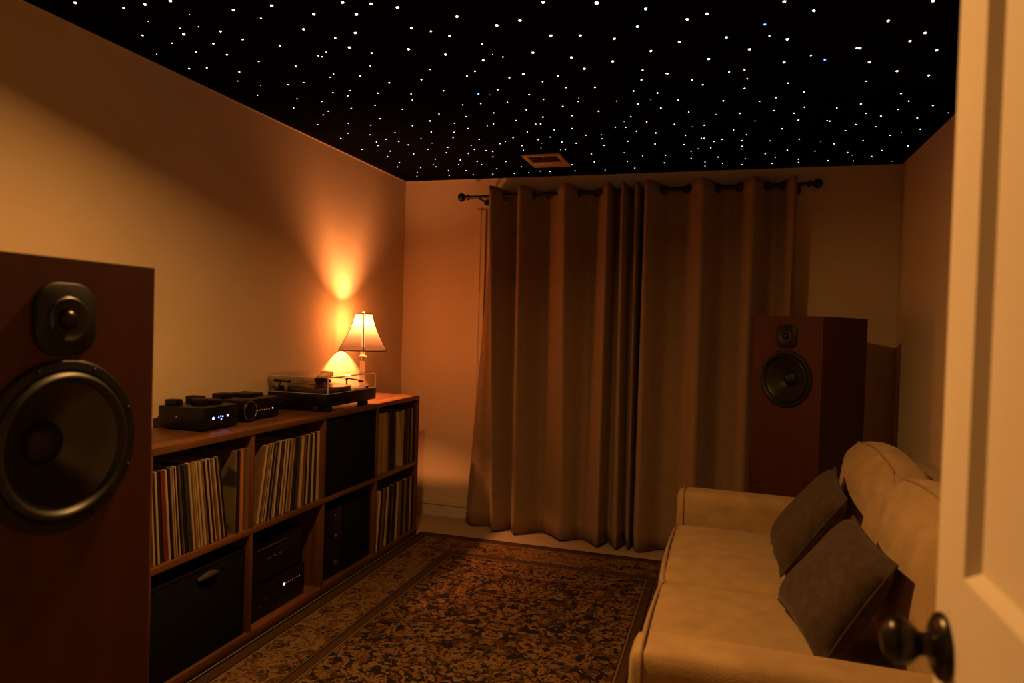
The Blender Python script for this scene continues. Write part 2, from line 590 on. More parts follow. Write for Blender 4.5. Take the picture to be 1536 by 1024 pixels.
for (a, b, c, d) in ((y1d - 0.0005, y1d, 0.008, 2.04), (y0d, y0d + 0.0005, 0.008, 2.04)):
    rbox(bm, dx, dx + 0.012, a, b, c, d)
bmesh.ops.remove_doubles(bm, verts=list(bm.verts), dist=1e-5)
bmesh.ops.recalc_face_normals(bm, faces=list(bm.faces))
door = struct('door_1', bm, M_door, smooth=0)
bm = B()
kc = Vector((dx, -3.447, 0.934))
lathe(bm, [(0.0, 0.0), (0.034, 0.0), (0.035, 0.003), (0.033, 0.007), (0.026, 0.011), (0.016, 0.013)], 40, axis_m(kc, (-1, 0, 0)))
rosette = obj('rosette', bm, M_bronze, door)
bm = B()
lathe(bm, [(0.0125, 0.010), (0.0120, 0.022), (0.0135, 0.024), (0.0150, 0.026), (0.0210, 0.031), (0.0245, 0.038), (0.0250, 0.045),
           (0.0225, 0.052), (0.0160, 0.057), (0.0070, 0.0595), (0.0, 0.060)], 40, axis_m(kc, (-1, 0, 0)))
obj('door_knob', bm, M_bronze, door)

# ------------------------------------------------------------------ rug
RX0, RX1, RY0, RY1 = 0.352, 2.062, -3.05, -0.395
M_rug = rug_material((RX1 - RX0) / 2, (RY1 - RY0) / 2)
bm = B()
rbox(bm, RX0, RX1, RY0, RY1, 0.0, 0.008, 0.003)
rug = obj('area_rug', bm, M_rug, loc=((RX0 + RX1) / 2, (RY0 + RY1) / 2, 0.0))
tag(rug, 'ochre and black floral patterned rug with striped borders on the beige carpet', 'rug')

# ------------------------------------------------------------------ air vent
vt = thing('ceiling_vent', 'small slatted metal air vent in the starry ceiling in front of the curtains', 'vent', (1.073, -0.43, H - 0.012))
vx0, vx1, vy0, vy1 = 0.965, 1.181, -0.567, -0.293
bm = B()
fz0, fz1 = H - 0.012, H - 0.0
bx0, bx1, by0, by1 = 0.990, 1.156, -0.549, -0.396
rbox(bm, vx0, vx1, vy0, by0, fz0, fz1, 0.003)
rbox(bm, vx0, vx1, by1, vy1, fz0, fz1, 0.003)
rbox(bm, vx0, bx0, by0 - .002, by1 + .002, fz0, fz1, 0.003)
rbox(bm, bx1, vx1, by0 - .002, by1 + .002, fz0, fz1, 0.003)
obj('vent_frame', bm, M_vent, vt)
bm = B(); rbox(bm, bx0, bx1, by0, by1, H - 0.002, H - 0.0005)  # dark plate standing in for the shaded hollow behind the slats
obj('vent_shade_plate', bm, M_holeshade, vt)
for i in range(13):
    x = bx0 + (i + 0.5) * (bx1 - bx0) / 13
    bm = B()
    t = B(); rbox(t, -0.0042, 0.0042, by0, by1, -0.0007, 0.0007)
    merge(bm, t, Matrix.Translation((x, 0, H - 0.006)) @ Matrix.Rotation(R(50), 4, 'Y'))
    obj('vent_slat', bm, M_vent, vt, smooth=0)
bm = B(); rbox(bm, 1.10, 1.105, -0.385, -0.355, fz0 - 0.006, fz0, 0.001)
obj('damper_lever', bm, M_vent, vt)

# ------------------------------------------------------------------ curtain rod and curtains
RODY, RODZ = -0.14, 2.058
def rodz(x): return 2.057 + (x - 0.45) * 0.0115
rod = thing('curtain_rod', 'black metal curtain rod with round end finials above the taupe curtains', 'curtain rod', (1.49, 0.0, 2.07))
bm = B(); tube(bm, [(0.49, RODY, rodz(0.49)), (2.485, RODY, rodz(2.485))], 0.0095, 14)
obj('rod', bm, M_iron, rod)
for sx, x in ((-1, 0.50), (1, 2.475)):
    bm = B()
    lathe(bm, [(0.0095, -0.01), (0.016, -0.006), (0.018, 0.003), (0.016, 0.012), (0.010, 0.014), (0.010, 0.020), (0.016, 0.024),
               (0.0245, 0.034), (0.027, 0.045), (0.0245, 0.057), (0.016, 0.066), (0.0, 0.069)], 24,
          axis_m((x, RODY, rodz(x)), (sx, 0, 0)))
    obj('finial', bm, M_iron, rod)
for x in (0.575, 2.43):
    bm = B()
    z = rodz(x)
    tube(bm, [(x, 0.0, z - 0.012), (x, -0.10, z - 0.012), (x, RODY, z - 0.012)], 0.006, 10)
    tube(bm, [(x, RODY - 0.014 * math.cos(a), z - 0.014 * math.sin(a)) for a in [R(v) for v in range(0, 181, 20)]], 0.0045, 8)
    lathe(bm, [(0.0, 0.0), (0.020, 0.0), (0.018, 0.006), (0.0, 0.007)], 20, axis_m((x, 0.0, z - 0.012), (0, -1, 0)))
    obj('rod_bracket', bm, M_iron, rod)

def curtain(name, label, top, bot, zt, rings):
    """top/bot: control points (x, y) of the folds, same count"""
    n = 7
    T = catmull([(a, b, 0) for a, b in top], n)
    Bt = catmull([(a, b, 0) for a, b in bot], n)
    zs = [0.012, 0.10, 0.35, 0.7, 1.1, 1.5, 1.8, 1.95, 2.02, 2.06, zt]
    bm = B()
    rows = []
    for z in zs:
        f = (z / zt)
        f2 = f * f * (3 - 2 * f)
        row = []
        for i, (a, b) in enumerate(zip(T, Bt)):
            q = b.lerp(a, f)
            # heading dips a little where the fabric runs behind the rod
            zz = z
            if z > 2.0:
                zz = z + 0.012 * (f - 0.94) / 0.06 * (1 if a.y < RODY else -0.6) * min(1, abs(a.y - RODY) / 0.05)
            if z < 0.05:
                zz = z + 0.006 * math.sin(i * 0.21)
            row.append(bm.verts.new((q.x, q.y, zz)))
        rows.append(row)
    for r0, r1 in zip(rows, rows[1:]):
        for i in range(len(r0) - 1):
            bm.faces.new((r0[i], r0[i + 1], r1[i + 1], r1[i]))
    bmesh.ops.recalc_face_normals(bm, faces=list(bm.faces))
    o = obj(name, bm, M_curtain, loc=(sum(p[0] for p in top) / len(top), RODY, 0.0), smooth=60)
    sd = o.modifiers.new('cloth', 'SOLIDIFY'); sd.thickness = 0.005; sd.offset = 0
    tag(o, label, 'curtain', 'grommet curtains on the black rod')
    for (x, dxy) in rings:
        bm = B()
        nrm = Vector((dxy[1], -dxy[0], 0)).normalized()
        m = axis_m((x, RODY, rodz(x) - 0.004), nrm)
        c = [m @ Vector((0.021 * math.cos(2 * PI * k / 20), 0.021 * math.sin(2 * PI * k / 20), 0)) for k in range(20)]
        tube(bm, c, 0.0055, 8, closed=True)
        obj('grommet', bm, M_iron, o)
    return o

PK, VL = -0.210, -0.072
topL = [(0.640, -0.030), (0.641, -0.040), (0.643, -0.055), (0.646, -0.075), (0.650, -0.120), (0.655, -0.170), (0.663, PK), (0.705, -0.170), (0.782, VL), (0.830, -0.13),
        (0.847, PK), (0.890, -0.180), (0.965, VL), (1.060, -0.125), (1.121, PK), (1.160, -0.185), (1.255, VL), (1.340, -0.13), (1.384, PK), (1.402, -0.16),
        (1.425, VL), (1.448, -0.13), (1.472, PK), (1.490, -0.16), (1.512, VL), (1.532, -0.12), (1.552, PK), (1.566, -0.15), (1.572, VL)]
botL = [(0.520, -0.050), (0.530, -0.110), (0.590, -0.160), (0.665, -0.130), (0.705, -0.130), (0.728, -0.180), (0.744, -0.240), (0.785, -0.195), (0.840, -0.120), (0.860, -0.18),
        (0.878, -0.245), (0.935, -0.205), (1.020, -0.120), (1.100, -0.180), (1.168, -0.260), (1.215, -0.235), (1.280, -0.165), (1.345, -0.23), (1.397, -0.300), (1.420, -0.25),
        (1.445, -0.17), (1.475, -0.23), (1.508, -0.300), (1.528, -0.24), (1.545, -0.17), (1.560, -0.22), (1.574, -0.275), (1.582, -0.23), (1.586, -0.17)]
curtain('curtain', 'taupe grommet curtain nearer the record shelf, flaring out at its bottom corner', topL, botL, 2.10,
        [(0.735, (0.9, 0.43)), (0.915, (0.8, 0.6)), (1.02, (0.85, -0.5)), (1.192, (0.8, 0.6)), (1.315, (0.8, -0.6)), (1.402, (0.3, 0.95)), (1.447, (0.3, -0.95)), (1.493, (0.3, 0.95))])
topR = [(1.586, VL), (1.592, -0.13), (1.606, PK), (1.650, -0.178), (1.745, VL), (1.84, -0.125), (1.912, PK), (1.955, -0.178), (2.045, VL), (2.125, -0.13),
        (2.180, PK), (2.220, -0.178), (2.300, VL), (2.355, -0.14), (2.395, PK), (2.413, -0.15), (2.418, -0.075)]
botR = [(1.592, -0.16), (1.600, -0.22), (1.622, -0.290), (1.660, -0.275), (1.745, -0.200), (1.84, -0.22), (1.915, -0.265), (1.960, -0.235), (2.045, -0.16), (2.125, -0.18),
        (2.178, -0.215), (2.220, -0.19), (2.295, -0.13), (2.350, -0.15), (2.392, -0.185), (2.408, -0.14), (2.412, -0.075)]
curtain('curtain', 'taupe grommet curtain with wide folds behind the sofa arm and tower speaker', topR, botR, 2.105,
        [(1.700, (0.8, 0.6)), (1.828, (0.8, -0.6)), (2.000, (0.8, 0.6)), (2.115, (0.8, -0.6)), (2.262, (0.8, 0.6)), (2.350, (0.75, -0.66))])

# ------------------------------------------------------------------ record shelf
SX, SY0, SY1 = 0.35, -2.505, -0.464
sh = thing('record_shelf', 'long low walnut shelf of open bays along the left wall', 'shelf', (0.18, -1.48, 0.0))
bm = B(); rbox(bm, 0.022, SX, SY0, SY1, 0.8125, SHELF_TOP, 0.002)
obj('top_board', bm, M_walnut, sh)
bm = B(); rbox(bm, 0.028, SX - 0.002, SY0 + 0.020, SY1 - 0.020, 0.428, 0.450, 0.0015)
obj('middle_board', bm, M_walnut, sh)
bm = B(); rbox(bm, 0.028, SX - 0.002, SY0 + 0.020, SY1 - 0.020, 0.022, 0.045, 0.0015)
obj('bottom_board', bm, M_walnut, sh)
for a in (SY0, SY1 - 0.020):
    bm = B(); rbox(bm, 0.022, SX - 0.001, a, a + 0.020, 0.0, 0.8125, 0.0015)
    obj('side_panel', bm, M_walnut_v, sh)
DV = [-1.995, -1.487, -0.985]
for d in DV:
    for z0, z1 in ((0.045, 0.428), (0.450, 0.8125)):
        bm = B(); rbox(bm, 0.032, SX - 0.004, d, d + 0.018, z0, z1, 0.001)
        obj('divider', bm, M_walnut_v, sh)
bm = B(); rbox(bm, 0.0205, 0.0235, SY0 + 0.0205, SY1 - 0.0205, 0.0225, 0.812)
obj('back_panel', bm, M_walnut_v, sh)
bm = B(); rbox(bm, SX - 0.03, SX - 0.018, SY0 + 0.020, SY1 - 0.020, 0.0, 0.022)
obj('toe_strip', bm, M_walnut, sh)

# ------------------------------------------------------------------ records
ORD = ['zeroth', 'first', 'second', 'third', 'fourth', 'fifth', 'sixth', 'seventh', 'eighth', 'ninth', 'tenth', 'eleventh', 'twelfth',
       'thirteenth', 'fourteenth', 'fifteenth', 'sixteenth', 'seventeenth', 'eighteenth', 'nineteenth', 'twentieth',
       'twenty-first', 'twenty-second', 'twenty-third', 'twenty-fourth', 'twenty-fifth', 'twenty-sixth', 'twenty-seventh', 'twenty-eighth',
       'twenty-ninth', 'thirtieth', 'thirty-first', 'thirty-second', 'thirty-third', 'thirty-fourth', 'thirty-fifth', 'thirty-sixth',
       'thirty-seventh', 'thirty-eighth', 'thirty-ninth', 'fortieth', 'forty-first', 'forty-second', 'forty-third', 'forty-fourth', 'forty-fifth',
       'forty-sixth', 'forty-seventh', 'forty-eighth', 'forty-ninth', 'fiftieth']
SLEEVE = {
    'cream': ((0.44, 0.33, 0.19), (0.32, 0.235, 0.13)),
    'tan': ((0.30, 0.20, 0.095), (0.22, 0.145, 0.07)),
    'brown': ((0.16, 0.09, 0.045), (0.11, 0.06, 0.03)),
    'black': ((0.012, 0.011, 0.011), (0.008, 0.008, 0.008)),
    'charcoal': ((0.035, 0.032, 0.030), (0.025, 0.023, 0.022)),
    'dark red': ((0.17, 0.028, 0.018), (0.11, 0.02, 0.014)),
    'navy': ((0.022, 0.026, 0.045), (0.016, 0.018, 0.032)),
    'orange': ((0.50, 0.17, 0.045), (0.40, 0.13, 0.035)),
}
M_sl = {k: mat('sleeve_' + k.replace(' ', '_'), a, b, rough=0.55, scale=26, stretch=(1, 1, 0.25), spec=0.35) for k, (a, b) in SLEEVE.items()}
M_art = sleeve_art_material()

def record(y, t, h, x1, lean, z0, colour, label, group, material=None):
    """sleeve standing on z0; y = low-y side at its foot; lean in degrees, positive = top towards +y"""
    bm = B()
    rbox(bm, -0.302, 0.0, 0.0, t, 0.0, h, min(0.0012, t * 0.3), 1)
    o = obj('record_sleeve', bm, material or M_sl[colour], smooth=30)
    a = R(lean)
    o.rotation_euler = (-a, 0, 0)
    lift = max(0.0, t * math.sin(a)) if a > 0 else 0.0
    o.location = (x1, y, z0 + lift + 0.0006)
    return tag(o, label, 'record', group)

def row(items, z0, bay, group):
    k = 0
    for (y, t, h, x1, lean, colour, m) in items:
        k += 1
        side = ''
        if abs(lean) > 2:
            side = 'leaning '
        record(y, t, h, x1, lean, z0, colour, '%s%s record, %s from left in %s' % (side, colour, ORD[k], bay), group, m)

rnd = random.Random(5)
def fill(y0, y1, lean0, lean1, seq, tmin, tmax, h=0.308):
    """fan of touching sleeves between two foot positions"""
    n = len(seq)
    ts = [rnd.uniform(tmin, tmax) for _ in seq]
    k = (y1 - y0) / sum(ts)
    y = y0
    o = []
    for i, c in enumerate(seq):
        t = ts[i] * k
        ln = lean0 + (lean1 - lean0) * i / max(1, n - 1)
        th = max(0.0020, t * math.cos(R(ln)) - 0.315 * R(abs(lean1 - lean0)) / max(1, n - 1) - 0.0009)
        o.append((y, th, h + rnd.uniform(-0.003, 0.002), SX - 0.012 - rnd.uniform(0, 0.008), ln, c, None))
        y += t
    return o

U, Lw = 0.450, 0.045
seqA = ['cream', 'black', 'cream', 'black', 'black', 'dark red', 'black', 'dark red', 'cream', 'black', 'tan', 'cream', 'black', 'cream', 'black', 'charcoal',  # besides real black sleeves, thin extra ones stand in for shaded gaps
        'brown', 'black', 'navy', 'charcoal', 'navy', 'black', 'cream', 'brown', 'tan', 'cream', 'black', 'cream', 'black', 'tan', 'cream', 'brown', 'black',
        'cream', 'tan', 'black', 'cream', 'brown', 'cream', 'black', 'charcoal', 'tan', 'black']
itA = fill(-2.462, -2.108, -4.0, -9.2, seqA, 0.65, 1.35)
itA += [(-2.076, 0.005, 0.313, SX - 0.012, 0.0, 'brown', M_art), (-2.069, 0.011, 0.312, SX - 0.010, 0.0, 'black', None),
        (-2.056, 0.009, 0.311, SX - 0.014, 0.0, 'charcoal', None), (-2.045, 0.0065, 0.312, SX - 0.008, 0.0, 'orange', None),
        (-2.036, 0.019, 0.313, SX - 0.020, 0.0, 'brown', None), (-2.015, 0.016, 0.313, SX - 0.010, 0.0, 'brown', None)]
row(itA, U, 'the top bay beside the near speaker', 'records in the bay beside the near speaker')
seqB = ['brown', 'cream', 'black', 'brown', 'cream', 'black', 'cream', 'black', 'tan', 'black', 'cream', 'brown', 'cream', 'black', 'tan', 'black', 'cream', 'brown', 'cream', 'black', 'tan', 'brown', 'cream', 'black']  # some of the black ones are added as the dark gaps between sleeves
itB = fill(-1.950, -1.712, 10.5, 5.5, seqB, 0.7, 1.3)
itB += fill(-1.708, -1.500, 4.5, 0.3, ['black', 'charcoal', 'tan', 'cream', 'dark red', 'brown', 'black', 'cream', 'charcoal', 'black', 'cream', 'black', 'charcoal', 'cream'], 0.7, 1.2)
row(itB, U, 'the top bay under the amplifiers', 'records in the top bay under the amplifiers')
itC = fill(-0.962, -0.845, 0.2, 0.2, ['tan', 'tan', 'tan', 'tan', 'tan', 'tan', 'cream'], 0.9, 1.1, 0.322)
itC += fill(-0.843, -0.745, 0.2, 0.2, ['brown', 'black', 'navy', 'black', 'charcoal'], 0.9, 1.1, 0.318)
itC += [(-0.664, 0.006, 0.318, SX - 0.010, -9.5, 'cream', None)]
itC += [(-0.650, 0.010, 0.318, SX - 0.014, 1.0, 'tan', None)]
itC += fill(-0.634, -0.560, 1.0, 0.6, ['black', 'charcoal', 'black', 'brown'], 0.9, 1.1, 0.318)
itC += fill(-0.555, -0.490, 0.5, 0.2, ['black', 'cream', 'brown', 'black'], 0.8, 1.2, 0.318)
row(itC, U, 'the top bay nearest the back wall', 'records in the top end bay')
itD = [(-0.958, 0.006, 0.318, SX - 0.012, 4.0, 'tan', None), (-0.944, 0.006, 0.316, SX - 0.01, 6.5, 'cream', None)]
itD += fill(-0.933, -0.545, 6.2, 1.2, ['black', 'black', 'brown', 'black', 'cream', 'black', 'black', 'tan', 'black', 'charcoal', 'cream', 'black', 'brown', 'black',
                                       'charcoal', 'tan', 'black', 'charcoal'], 0.8, 1.2, 0.316)
itD += fill(-0.540, -0.490, 0.8, 0.4, ['cream', 'charcoal', 'black'], 0.9, 1.1, 0.316)
row(itD, Lw, 'the bottom bay nearest the back wall', 'records in the bottom end bay')

# ------------------------------------------------------------------ things in the lower bays
def storage_bin(label, x0, x1, y0, y1, z0, z1, handle):
    c = thing('storage_bin', label, 'storage bin', ((x0 + x1) / 2, (y0 + y1) / 2, z0))
    bm = B()
    rbox(bm, x0, x1, y0, y1, z0, z0 + 0.004)
    t = 0.006
    rbox(bm, x1 - t, x1, y0, y1, z0, z1, 0.002)
    rbox(bm, x0, x0 + t, y0, y1, z0, z1, 0.002)
    rbox(bm, x0, x1, y0, y0 + t, z0, z1, 0.002)
    rbox(bm, x0, x1, y1 - t, y1, z0, z1, 0.002)
    obj('bin_body', bm, M_blackcloth, c)
    bm = B()
    for (a, b, e, f) in ((x1 - t - .002, x1 + .0015, y0, y1), (x0 - .0015, x0 + t, y0, y1), (x0, x1, y0 - .0012, y0 + t), (x0, x1, y1 - t, y1 + .0012)):
        rbox(bm, a, b, e, f, z1 - 0.012, z1 + 0.001, 0.002)
    obj('bin_rim', bm, M_blackcloth, c)
    if handle:
        bm = B()
        ym = (y0 + y1) / 2 + handle
        zc = z1 - 0.040
        pts = [(x1 + 0.002 + 0.010 * math.sin(PI * k / 12), ym - 0.05 + 0.10 * k / 12, zc + 0.010 * math.sin(PI * k / 12)) for k in range(13)]
        tube(bm, pts, [0.006 + 0.006 * math.sin(PI * k / 12) for k in range(13)], 10)
        obj('bin_handle', bm, M_handle, c)
    return c

storage_bin('black cloth storage bin with a grey pull handle beside the near speaker', 0.06, 0.330, -2.470, -2.003, 0.0455, 0.375, 0.03)
storage_bin('black cloth storage bin filling the top bay between two rows of records', 0.06, 0.342, -1.466, -0.988, 0.4505, 0.795, 0)
storage_bin('black cloth storage bin in the bottom bay beside the box with two knobs', 0.05, 0.322, -1.255, -0.992, 0.0455, 0.375, 0)

def component(name, label, cat, x0, x1, y0, y1, z0, z1, m=None, foot=0.008, r=0.003):
    c = thing(name, label, cat, ((x0 + x1) / 2, (y0 + y1) / 2, z0))
    bm = B(); rbox(bm, x0, x1, y0, y1, z0 + foot, z1, r)
    obj('casing', bm, m or M_blacksatin, c)
    for fx in (x0 + 0.03, x1 - 0.03):
        for fy in (y0 + 0.025, y1 - 0.025):
            bm = B(); lathe(bm, [(0.0, 0.0), (0.010, 0.0), (0.012, foot + 0.001), (0.0, foot + 0.001)], 16, Matrix.Translation((fx, fy, z0)))
            obj('foot', bm, M_rubber, c)
    return c

def dot(parent, name, p, r, m, d=(1, 0, 0)):
    bm = B(); lathe(bm, [(r, -0.001), (r, 0.0008), (r * 0.6, 0.0016), (0.0, 0.0018)], 12, axis_m(p, d))
    return obj(name, bm, m, parent)

def knob(parent, p, r, l, m, d=(1, 0, 0), name='knob'):
    bm = B(); lathe(bm, [(r, 0.0), (r, l * 0.85), (r * 0.9, l), (0.0, l)], 24, axis_m(p, d))
    return obj(name, bm, m, parent)

M_brushed = mat('brushed_aluminium', (0.62, 0.55, 0.45), rough=0.35, scale=60, metal=0.5)
M_led_white = emit('white_indicator', (0.9, 0.95, 1.0), 5.0)
M_led_blue = emit('blue_indicator', (0.10, 0.14, 1.0), 9.0)
M_led_bluew = emit('pale_blue_indicator', (0.28, 0.34, 1.0), 7.0)
M_led_red = emit('red_indicator', (1.0, 0.14, 0.03), 0.9)
M_led_amber = emit('amber_indicator', (1.0, 0.22, 0.02), 1.3)

# two stacked black components in the bottom bay
lowc = component('power_amplifier', 'black amplifier with a red row of lights in the bottom bay', 'amplifier', 0.06, 0.310, -1.955, -1.565, 0.0456, 0.185)
dot(lowc, 'power_light', (0.310, -1.717, 0.136), 0.0045, M_led_white)
for k in range(7):
    dot(lowc, 'level_light', (0.310, -1.704 + k * 0.0165, 0.1365), 0.0016, M_led_red)
for yy in (-1.90, -1.86):
    bm = B(); rbox(bm, 0.309, 0.3125, yy, yy + 0.028, 0.100 + 0.02 * (yy > -1.88), 0.102 + 0.02 * (yy > -1.88))
    obj('front_slot', bm, M_chrome, lowc)
upc = component('audio_component', 'black glossy component stacked on top of the bottom bay amplifier', 'audio component', 0.06, 0.305, -1.950, -1.575, 0.1856, 0.355)
bm = B(); rbox(bm, 0.304, 0.309, -1.895, -1.700, 0.326, 0.330, 0.001)
obj('front_edge_strip', bm, M_platter, upc)
for yy in (-1.83, -1.79, -1.75):
    bm = B(); rbox(bm, 0.304, 0.309, yy, yy + 0.022, 0.275, 0.281, 0.001)
    obj('front_button', bm, M_platter, upc)
# narrow upright box with two shiny knobs
nb = component('control_box', 'narrow upright black box with two shiny knobs in a bottom bay', 'audio box', 0.10, 0.320, -1.410, -1.272, 0.0456, 0.372)
for z in (0.243, 0.118):
    k = knob(nb, (0.320, -1.345, z), 0.020, 0.014, M_blacksatin)
    dot(nb, 'knob_cap', (0.334, -1.345, z), 0.010, M_chrome)
dot(nb, 'screw', (0.320, -1.330, 0.335), 0.004, M_chrome)

# ------------------------------------------------------------------ on top of the shelf
T = SHELF_TOP
amp = component('stereo_amplifier', 'small black amplifier with blue lights on the shelf beside the near speaker', 'amplifier', 0.045, 0.250, -2.150, -1.955, T, T + 0.088, foot=0.006, r=0.005)
dot(amp, 'power_light', (0.250, -2.097, 0.882), 0.0052, M_led_bluew)
for (y, z, r) in ((-2.068, 0.8825, 0.002), (-2.057, 0.8865, 0.0022), (-2.046, 0.8845, 0.0026), (-2.054, 0.8755, 0.0026)):
    dot(amp, 'button_light', (0.250, y, z), r, M_led_bluew)
dot(amp, 'input_light', (0.250, -2.018, 0.885), 0.0046, M_led_blue)
for (x0, x1, y0, y1, h) in ((0.06, 0.11, -2.135, -2.095, 0.022), (0.135, 0.185, -2.085, -2.045, 0.024), (0.14, 0.20, -2.030, -1.985, 0.018), (0.06, 0.12, -2.030, -1.985, 0.026)):
    bm = B(); rbox(bm, x0, x1, y0, y1, T + 0.0875, T + 0.088 + h, 0.004)
    obj('transformer_cover', bm, M_blackplastic, amp)
dot(amp, 'side_screw', (0.13, -2.150, 0.885), 0.003, M_chrome, (0, -1, 0))

amp2 = component('preamplifier', 'black preamplifier with amber lights and a chrome-rimmed knob left of the turntable', 'amplifier', 0.03, 0.215, -1.885, -1.640, T, T + 0.090, foot=0.006, r=0.006)
bm = B(); lathe(bm, [(0.040, 0.0), (0.040, 0.012), (0.037, 0.014), (0.0, 0.014)], 40, axis_m((0.215, -1.853, T + 0.047), (1, 0, 0)))
vk = obj('volume_knob', bm, M_blacksatin, amp2)
bm = B(); c = [(0.2285, -1.853 + 0.0385 * math.cos(a * PI / 24), T + 0.047 + 0.0385 * math.sin(a * PI / 24)) for a in range(48)]
tube(bm, c, 0.0016, 6, closed=True)
obj('chrome_rim', bm, M_chrome, vk)
dot(amp2, 'power_light', (0.215, -1.806, 0.8775), 0.0030, M_led_white)
for k in range(6):
    dot(amp2, 'level_light', (0.215, -1.792 + k * 0.0155, 0.8775), 0.0014, M_led_amber)
dot(amp2, 'standby_light', (0.215, -1.690, 0.878), 0.0024, M_led_bluew)
for (x0, x1, y0, y1, h) in ((0.05, 0.10, -1.87, -1.80, 0.020), (0.05, 0.15, -1.765, -1.665, 0.014)):
    bm = B(); rbox(bm, x0, x1, y0, y1, T + 0.0895, T + 0.090 + h, 0.004)
    obj('transformer_cover', bm, M_blackplastic, amp2)

# ------------------------------------------------------------------ turntable
PX0, PX1, PY0, PY1, PZ0, PZ1 = 0.015, 0.336, -1.452, -0.985, 0.862, 0.920
tt = thing('turntable', 'black turntable with a clear dust cover and a record on its platter', 'turntable', (0.176, -1.218, T))
bm = B(); rbox(bm, PX0, PX1, PY0, PY1, PZ0, PZ1, 0.003)
obj('plinth', bm, M_blacksatin, tt)
for fx, fy in ((0.055, -1.40), (0.295, -1.395), (0.055, -1.04), (0.295, -1.05)):
    bm = B(); lathe(bm, [(0.0, T), (0.026, T), (0.028, T + 0.012), (0.024, PZ0 + 0.001), (0.0, PZ0 + 0.001)], 24, Matrix.Translation((fx, fy, 0)))
    obj('foot', bm, M_rubber, tt)
pc = Vector((0.1745, -1.262, 0))
bm = B(); lathe(bm, [(0.0, PZ1), (0.148, PZ1), (0.150, PZ1 + 0.003), (0.150, PZ1 + 0.020), (0.147, PZ1 + 0.023), (0.0, PZ1 + 0.023)], 64, Matrix.Translation(pc))
pl = obj('platter', bm, M_platter, tt)
bm = B(); lathe(bm, [(0.0, PZ1 + 0.0238), (0.148, PZ1 + 0.0238), (0.1495, PZ1 + 0.0245), (0.148, PZ1 + 0.0258), (0.052, PZ1 + 0.0258), (0.0, PZ1 + 0.0258)], 64, Matrix.Translation(pc))
vinyl = obj('vinyl_record', bm, M_vinyl, loc=(pc.x, pc.y, PZ1 + 0.0238))
tag(vinyl, 'black vinyl record lying on the turntable platter', 'record')
bm = B(); lathe(bm, [(0.0, 0.0), (0.050, 0.0), (0.050, 0.0006), (0.0, 0.0006)], 40, Matrix.Translation((pc.x, pc.y, PZ1 + 0.0259)))
obj('record_label', bm, M_sl['dark red'], vinyl)
bm = B(); lathe(bm, [(0.0, 0.0), (0.020, 0.0), (0.020, 0.012), (0.026, 0.016), (0.026, 0.030), (0.023, 0.033), (0.0, 0.033)], 32, Matrix.Translation((pc.x, pc.y, PZ1 + 0.0266)))
clamp = obj('record_clamp', bm, M_blackplastic, loc=(pc.x, pc.y, PZ1 + 0.0266))
tag(clamp, 'small black record clamp standing on the vinyl record', 'record clamp')
# tonearm resting along the far side
bm = B(); lathe(bm, [(0.0, 0.0), (0.034, 0.0), (0.034, 0.012), (0.022, 0.016), (0.022, 0.036), (0.0, 0.038)], 32, Matrix.Translation((0.085, -1.055, PZ1)))
ta = obj('tonearm_base', bm, M_blackplastic, tt)
bm = B()
tube(bm, [(0.06, -1.057, PZ1 + 0.046), (0.085, -1.055, PZ1 + 0.046), (0.20, -1.050, PZ1 + 0.046), (0.285, -1.062, PZ1 + 0.040)], 0.0036, 10)
lathe(bm, [(0.0, 0.0), (0.008, 0.0), (0.008, 0.014), (0.0, 0.014)], 20, Matrix.Translation((0.085, -1.055, PZ1 + 0.036)))
obj('tonearm', bm, M_blackplastic, tt)
bm = B(); lathe(bm, [(0.0, 0.0), (0.017, 0.0), (0.019, 0.003), (0.019, 0.026), (0.016, 0.028), (0.0, 0.028)], 28, axis_m((0.064, -1.058, PZ1 + 0.046), (-1, -0.05, 0)))
obj('counterweight', bm, M_platter, tt)
bm = B(); rbox(bm, 0.278, 0.302, -1.070, -1.056, PZ1 + 0.030, PZ1 + 0.040, 0.002)
obj('headshell', bm, M_blackplastic, tt)
bm = B(); tube(bm, [(0.20, -1.050, PZ1), (0.20, -1.050, PZ1 + 0.040)], 0.004, 10); rbox(bm, 0.194, 0.206, -1.056, -1.044, PZ1 + 0.036, PZ1 + 0.042, 0.001)
obj('arm_rest', bm, M_blackplastic, tt)
# second arm: the dust brush on its post at the near side
bm = B(); tube(bm, [(0.045, -1.415, PZ1), (0.050, -1.410, PZ1 + 0.030)], [0.010, 0.004], 10)
tube(bm, [(0.050, -1.410, PZ1 + 0.030), (0.056, -1.405, PZ1 + 0.048)], 0.0035, 8)
obj('brush_post', bm, M_blackplastic, tt)
bm = B(); tube(bm, [(0.030, -1.428, PZ1 + 0.053), (0.080, -1.385, PZ1 + 0.046)], 0.0065, 10); sphere(bm, Vector((0.083, -1.382, PZ1 + 0.045)), 0.009, 14, 10)
obj('brush_arm', bm, M_blackplastic, tt)
